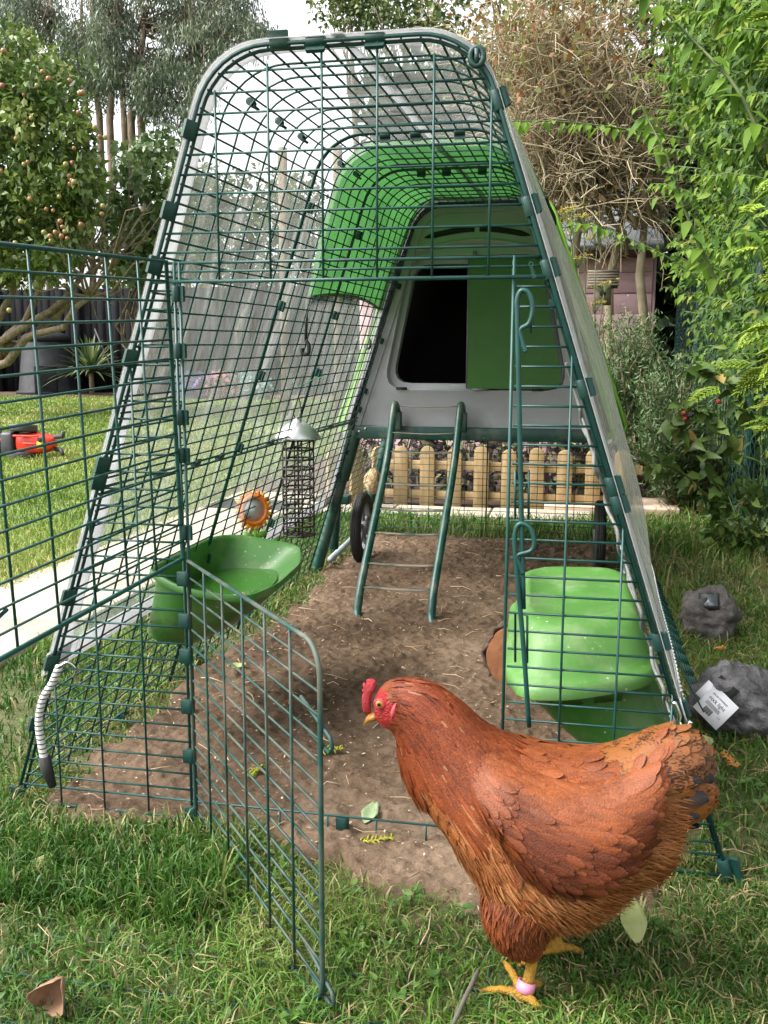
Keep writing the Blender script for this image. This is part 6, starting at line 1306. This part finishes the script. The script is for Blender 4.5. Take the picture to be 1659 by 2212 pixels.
# one long cane reaching out to the left, and two thick ones crossing at the top
def long_cane(label, pts, r, L, W, mat, dn=.05):
    root = thing('long_cane', label, 'branch', tuple(pts[0])); P = smoothline(pts, 8); m = MB(); m.tubes(P[None], np.linspace(r, r*.35, len(P))[None], 7); m.build('cane', M_CANE, root)
    q = np.linspace(2, len(P)-1.01, int(len(P)*.62)); i = q.astype(int); B = P[i]+(P[np.minimum(i+1, len(P)-1)]-P[i])*(q-i)[:, None]; T = nrm(P[np.minimum(i+1, len(P)-1)]-P[i]+1e-6); s = nrm(np.cross(T, [0, 0, 1.0])); m = MB()
    for sg in (1, -1): k = len(B); D = s*sg*.7+T*.5+np.array([0, -.1, -.75])+rng.normal(0, .45, (k, 3)); leaves(m, B, D, np.array([-.2, -.5, 1.0])+rng.normal(0, .4, (k, 3)), rng.uniform(L*.6, L*1.1, k), rng.uniform(W*.8, W*1.1, k), rng.uniform(.4, .85, k), droop=.3)
    m.build('leaves', mat, root)
long_cane('leafy cane reaching left from the hedge across the thicket', [at(1480, 300, 2.9), at(1390, 285, 2.9), at(1300, 272, 2.85), at(1200, 262, 2.8), at(1095, 262, 2.75)], .005, .070, .027, M_HEDGE)
long_cane('leafy cane hanging low from the hedge past the yellow fennel', [at(1560, 640, 3.0), at(1450, 560, 3.0), at(1370, 520, 3.0), at(1300, 490, 3.0), at(1240, 480, 2.95)], .004, .062, .025, M_HEDGE)
long_cane('thick green cane with big leaves crossing the top right corner', [at(1660, 330, 1.15), at(1590, 190, 1.15), at(1500, 90, 1.2), at(1400, -10, 1.2)], .006, .075, .028, M_HEDGE)
long_cane('green cane with pointed leaves rising in front of the hedge at mid height', [at(1560, 640, 1.5), at(1490, 480, 1.5), at(1440, 340, 1.5), at(1385, 230, 1.55)], .006, .075, .030, M_HEDGE)
# dark evergreen behind the fence
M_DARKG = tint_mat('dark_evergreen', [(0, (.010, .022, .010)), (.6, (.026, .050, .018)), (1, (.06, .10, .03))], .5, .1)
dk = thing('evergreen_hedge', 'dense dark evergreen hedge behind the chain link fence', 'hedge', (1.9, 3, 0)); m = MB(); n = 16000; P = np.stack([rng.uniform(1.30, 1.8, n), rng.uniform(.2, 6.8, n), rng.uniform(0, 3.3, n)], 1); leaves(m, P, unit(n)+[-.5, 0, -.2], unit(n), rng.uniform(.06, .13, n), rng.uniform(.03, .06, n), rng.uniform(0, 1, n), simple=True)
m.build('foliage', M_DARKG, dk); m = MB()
for y in np.arange(.4, 6.8, .45): m.tube([[1.75, y, 0], [1.75, y+.05, 1.6], [1.78, y, 3.0]], .035, 6)
m.build('stems', M_BARK, dk)
bh = thing('evergreen_hedge', 'dense dark evergreen hedge closing the view behind the shed', 'hedge', (.6, 8.4, 0)); m = MB(); n = 20000; P = np.stack([rng.uniform(-1.8, 3.4, n), rng.uniform(8.0, 8.8, n), rng.uniform(0, 3.5, n)], 1); leaves(m, P, unit(n)+[0, -.4, -.2], unit(n), rng.uniform(.14, .26, n), rng.uniform(.08, .13, n), rng.uniform(0, 1, n), simple=True); m.build('foliage', M_DARKG, bh); m = MB()
for x in np.arange(-2.8, 3.4, .6): m.tube([[x, 8.6, 0], [x, 8.6, 2.9]], .05, 6)
m.build('stems', M_BARK, bh)
# golden conifer
M_CON = tint_mat('golden_conifer', [(0, (.11, .19, .02)), (.5, (.23, .34, .03)), (1, (.38, .46, .06))], .5, .25)
gc = thing('golden_conifer', 'golden green conifer with feathery sprays at the right edge', 'conifer', (1.30, 1.25, 0)); m = MB()
def spray(b, d, L):
    d = nrm(np.array(d)); s = nrm(np.cross(d, [rng.normal()*.4, rng.normal()*.4, 1])); pl = []; n = int(L/.011)
    for i in range(n):
        f = i/n; c = b+d*L*f+np.array([0, 0, -.25*L*f*f])
        for q in (-1, 1):
            l2 = L*.34*(1-f)**.8+.012; e = c+(d*.75+s*q*.7)*l2+np.array([0, 0, -.12*l2]); pl.append([c, (c+e)/2+[0, 0, .004], e])
            for g_ in (.35, .6, .82):
                c2 = c+(e-c)*g_
                for q2 in (-1, 1): e2 = c2+(d*.8+s*(q*.4+q2*.6))*l2*.28; pl.append([c2, (c2+e2)/2, e2])
    return pl
pl = []; tt = []
for px, py, Y in ((1650, 720, 1.0), (1648, 760, 1.05), (1655, 800, .95), (1640, 845, 1.1), (1662, 420, .95), (1668, 90, 1.1), (1665, 560, 1.05), (1660, 880, 1.05)):
    e = at(px, py, Y)
    for k in range(11):
        b = e+np.array([.07, .03, .01])+rng.normal(0, .05, 3)*[1, 1, .7]; q = spray(b, np.array([-.16, -.06, -.03])+rng.normal(0, .09, 3), rng.uniform(.04, .085)); pl += q; tt += list(np.clip(rng.uniform(.2, .8)+.2*rng.normal(size=len(q)), 0, 1))
pl = np.array(pl); m.tubes(pl, np.array([.0021, .0019, .0012]), 4, cap=False, tint=np.array(tt)); m.build('sprays', M_CON, gc); m = MB(); m.tube([[1.30, 1.25, 0], [1.30, 1.25, 2.6]], .04, 8); m.build('trunk', M_BARK, gc)
# rosemary
M_ROS = tint_mat('rosemary_needle', [(0, (.035, .075, .022)), (.5, (.095, .165, .06)), (1, (.20, .28, .13))], .5, .15)
def needle_bush(label, name, base, tops, r, n, L, mat, cat):
    root = thing(name, label, cat, tuple(base)); m = MB(); P = limbs(m, base, tops, .012, .003, 8, .05, 5); lm = MB(); k = rng.integers(0, len(P), n); x = rng.uniform(1.5, 6.999, n); i = x.astype(int); B = P[k, i]+(P[k, i+1]-P[k, i])*(x-i)[:, None]+rng.normal(0, r, (n, 3))
    T = nrm(P[k, i+1]-P[k, i]); leaves(lm, B, T*.5+unit(n)*.8+[0, 0, .2], unit(n), rng.uniform(L*.6, L*1.2, n), L*.16, rng.uniform(0, 1, n), simple=True, droop=.1); m.build('stems', M_TWIG, root); lm.build('foliage', mat, root)
needle_bush('upright rosemary bush beside the coop in front of the shed', 'rosemary_bush', (.62, 3.6, 0), np.array([at(rng.uniform(1290, 1420), rng.uniform(660, 830), 3.6+rng.uniform(-.25, .25)) for _ in range(40)]), .028, 17000, .036, M_ROS, 'rosemary')
needle_bush('dark rosemary bush at the foot of the hedge', 'rosemary_bush', (.80, 3.35, 0), np.array([at(rng.uniform(1370, 1530), rng.uniform(760, 960), 3.3+rng.uniform(-.25, .25)) for _ in range(36)]), .028, 14000, .036, M_ROS, 'rosemary')
# fennel
fn = thing('fennel', 'yellow flowering fennel beside the right shoulder of the coop', 'fennel', (.36, 3.5, 0)); m = MB(); um = MB()
for px, py in ((1213, 455), (1238, 452), (1262, 466), (1234, 500), (1290, 508), (1250, 556), (1232, 470), (1285, 655), (1305, 612)):
    t_ = at(px, py, 3.45); b = np.array([.38+rng.normal()*.03, 3.5, 0]); P = np.array([b, b*.6+t_*.4+[.03, 0, 0], b*.2+t_*.8, t_-[0, 0, .05]]); m.tubes(P[None], np.array([.006, .0045, .003, .002]), 5); n = 20
    e = t_+np.stack([rng.uniform(-.06, .06, n), rng.uniform(-.05, .05, n), rng.normal(0, .003, n)], 1); e[:, 2] += e[:, 0]*0+.25*(e[:, 0]-t_[0]); m.tubes(np.stack([np.tile(t_-[0, 0, .05], (n, 1)), (e+t_-[0, 0, .05])/2, e], 1), .0008, 4)
    k = np.repeat(np.arange(n), 7); leaves(um, e[k]+rng.normal(0, .004, (len(k), 3)), unit(len(k)), unit(len(k)), .006, .006, rng.uniform(0, 1, len(k)), simple=True)
m.build('stems', M_CANE, fn); um.build('flower_heads', tint_mat('fennel_yellow', [(0, (.36, .28, .03)), (1, (.50, .42, .09))], .6, .2), fn)
# low weeds, brambles
M_WEED = tint_mat('weed_leaf', [(0, (.035, .075, .018)), (.6, (.09, .16, .035)), (.95, (.18, .26, .06)), (1, (.40, .28, .09))], .45, .25)
for i, (px, py, rr, lab) in enumerate(((1450, 1010, .22, 'low leafy weeds at the foot of the rosemary'), (1560, 1040, .20, 'low leafy weeds growing through the chain link fence'), (1520, 960, .22, 'low weeds below the bramble berries'), (1610, 1130, .18, 'low weeds at the right edge under the fence'))):
    q = atz(px, py+60, 0); bush('weed_clump', (q[0], q[1], .12), rr, rr, .16, 420, .05, .03, M_WEED, lab, 'weeds', 'weeds along the foot of the hedge', 6, M_CANE, False, (0, 1), .3)
br = thing('bramble', 'bramble sprays with red and black berries at the chain link fence', 'bramble', tuple(at(1500, 1000, 2.6)*[1, 1, 0])); m = MB(); lm = MB(); bm = MB()
for a, b in (((1560, 1080), (1440, 905)), ((1600, 1000), (1470, 880)), ((1560, 1120), (1400, 1000)), ((1620, 900), (1500, 800))):
    P = smoothline([at(*a, 2.4), (at(*a, 2.4)+at(*b, 2.4))/2+[0, 0, .06], at(*b, 2.4)], 8); m.tubes(P[None], .003, 6); k = len(P); leaves(lm, np.repeat(P, 2, 0), unit(2*k)+[-.2, -.3, -.3], unit(2*k)+[0, -.5, 1], rng.uniform(.05, .09, 2*k), rng.uniform(.035, .05, 2*k), rng.uniform(.3, 1, 2*k))
m.build('stems', M_CANE, br); lm.build('leaves', M_WEED, br)
for i, (px, py) in enumerate(((1477, 893), (1486, 900), (1494, 896), (1480, 905), (1552, 868))):
    c = at(px, py, 2.35); m = MB(); m.loft([[c+[r*math.cos(a), r*math.sin(a), z] for a in np.linspace(0, 2*math.pi, 10, endpoint=False)] for r, z in ((.003, -.009), (.009, -.005), (.0095, .002), (.006, .008), (.001, .010))]); m.build('berry', noise_mat('berry_%s' % ('black' if i in (1, 2) else 'red'), (.02, .01, .015) if i in (1, 2) else (.35, .02, .02), (.03, .012, .02) if i in (1, 2) else (.45, .05, .04), 200, .25, bump=.8, bscale=300), br)
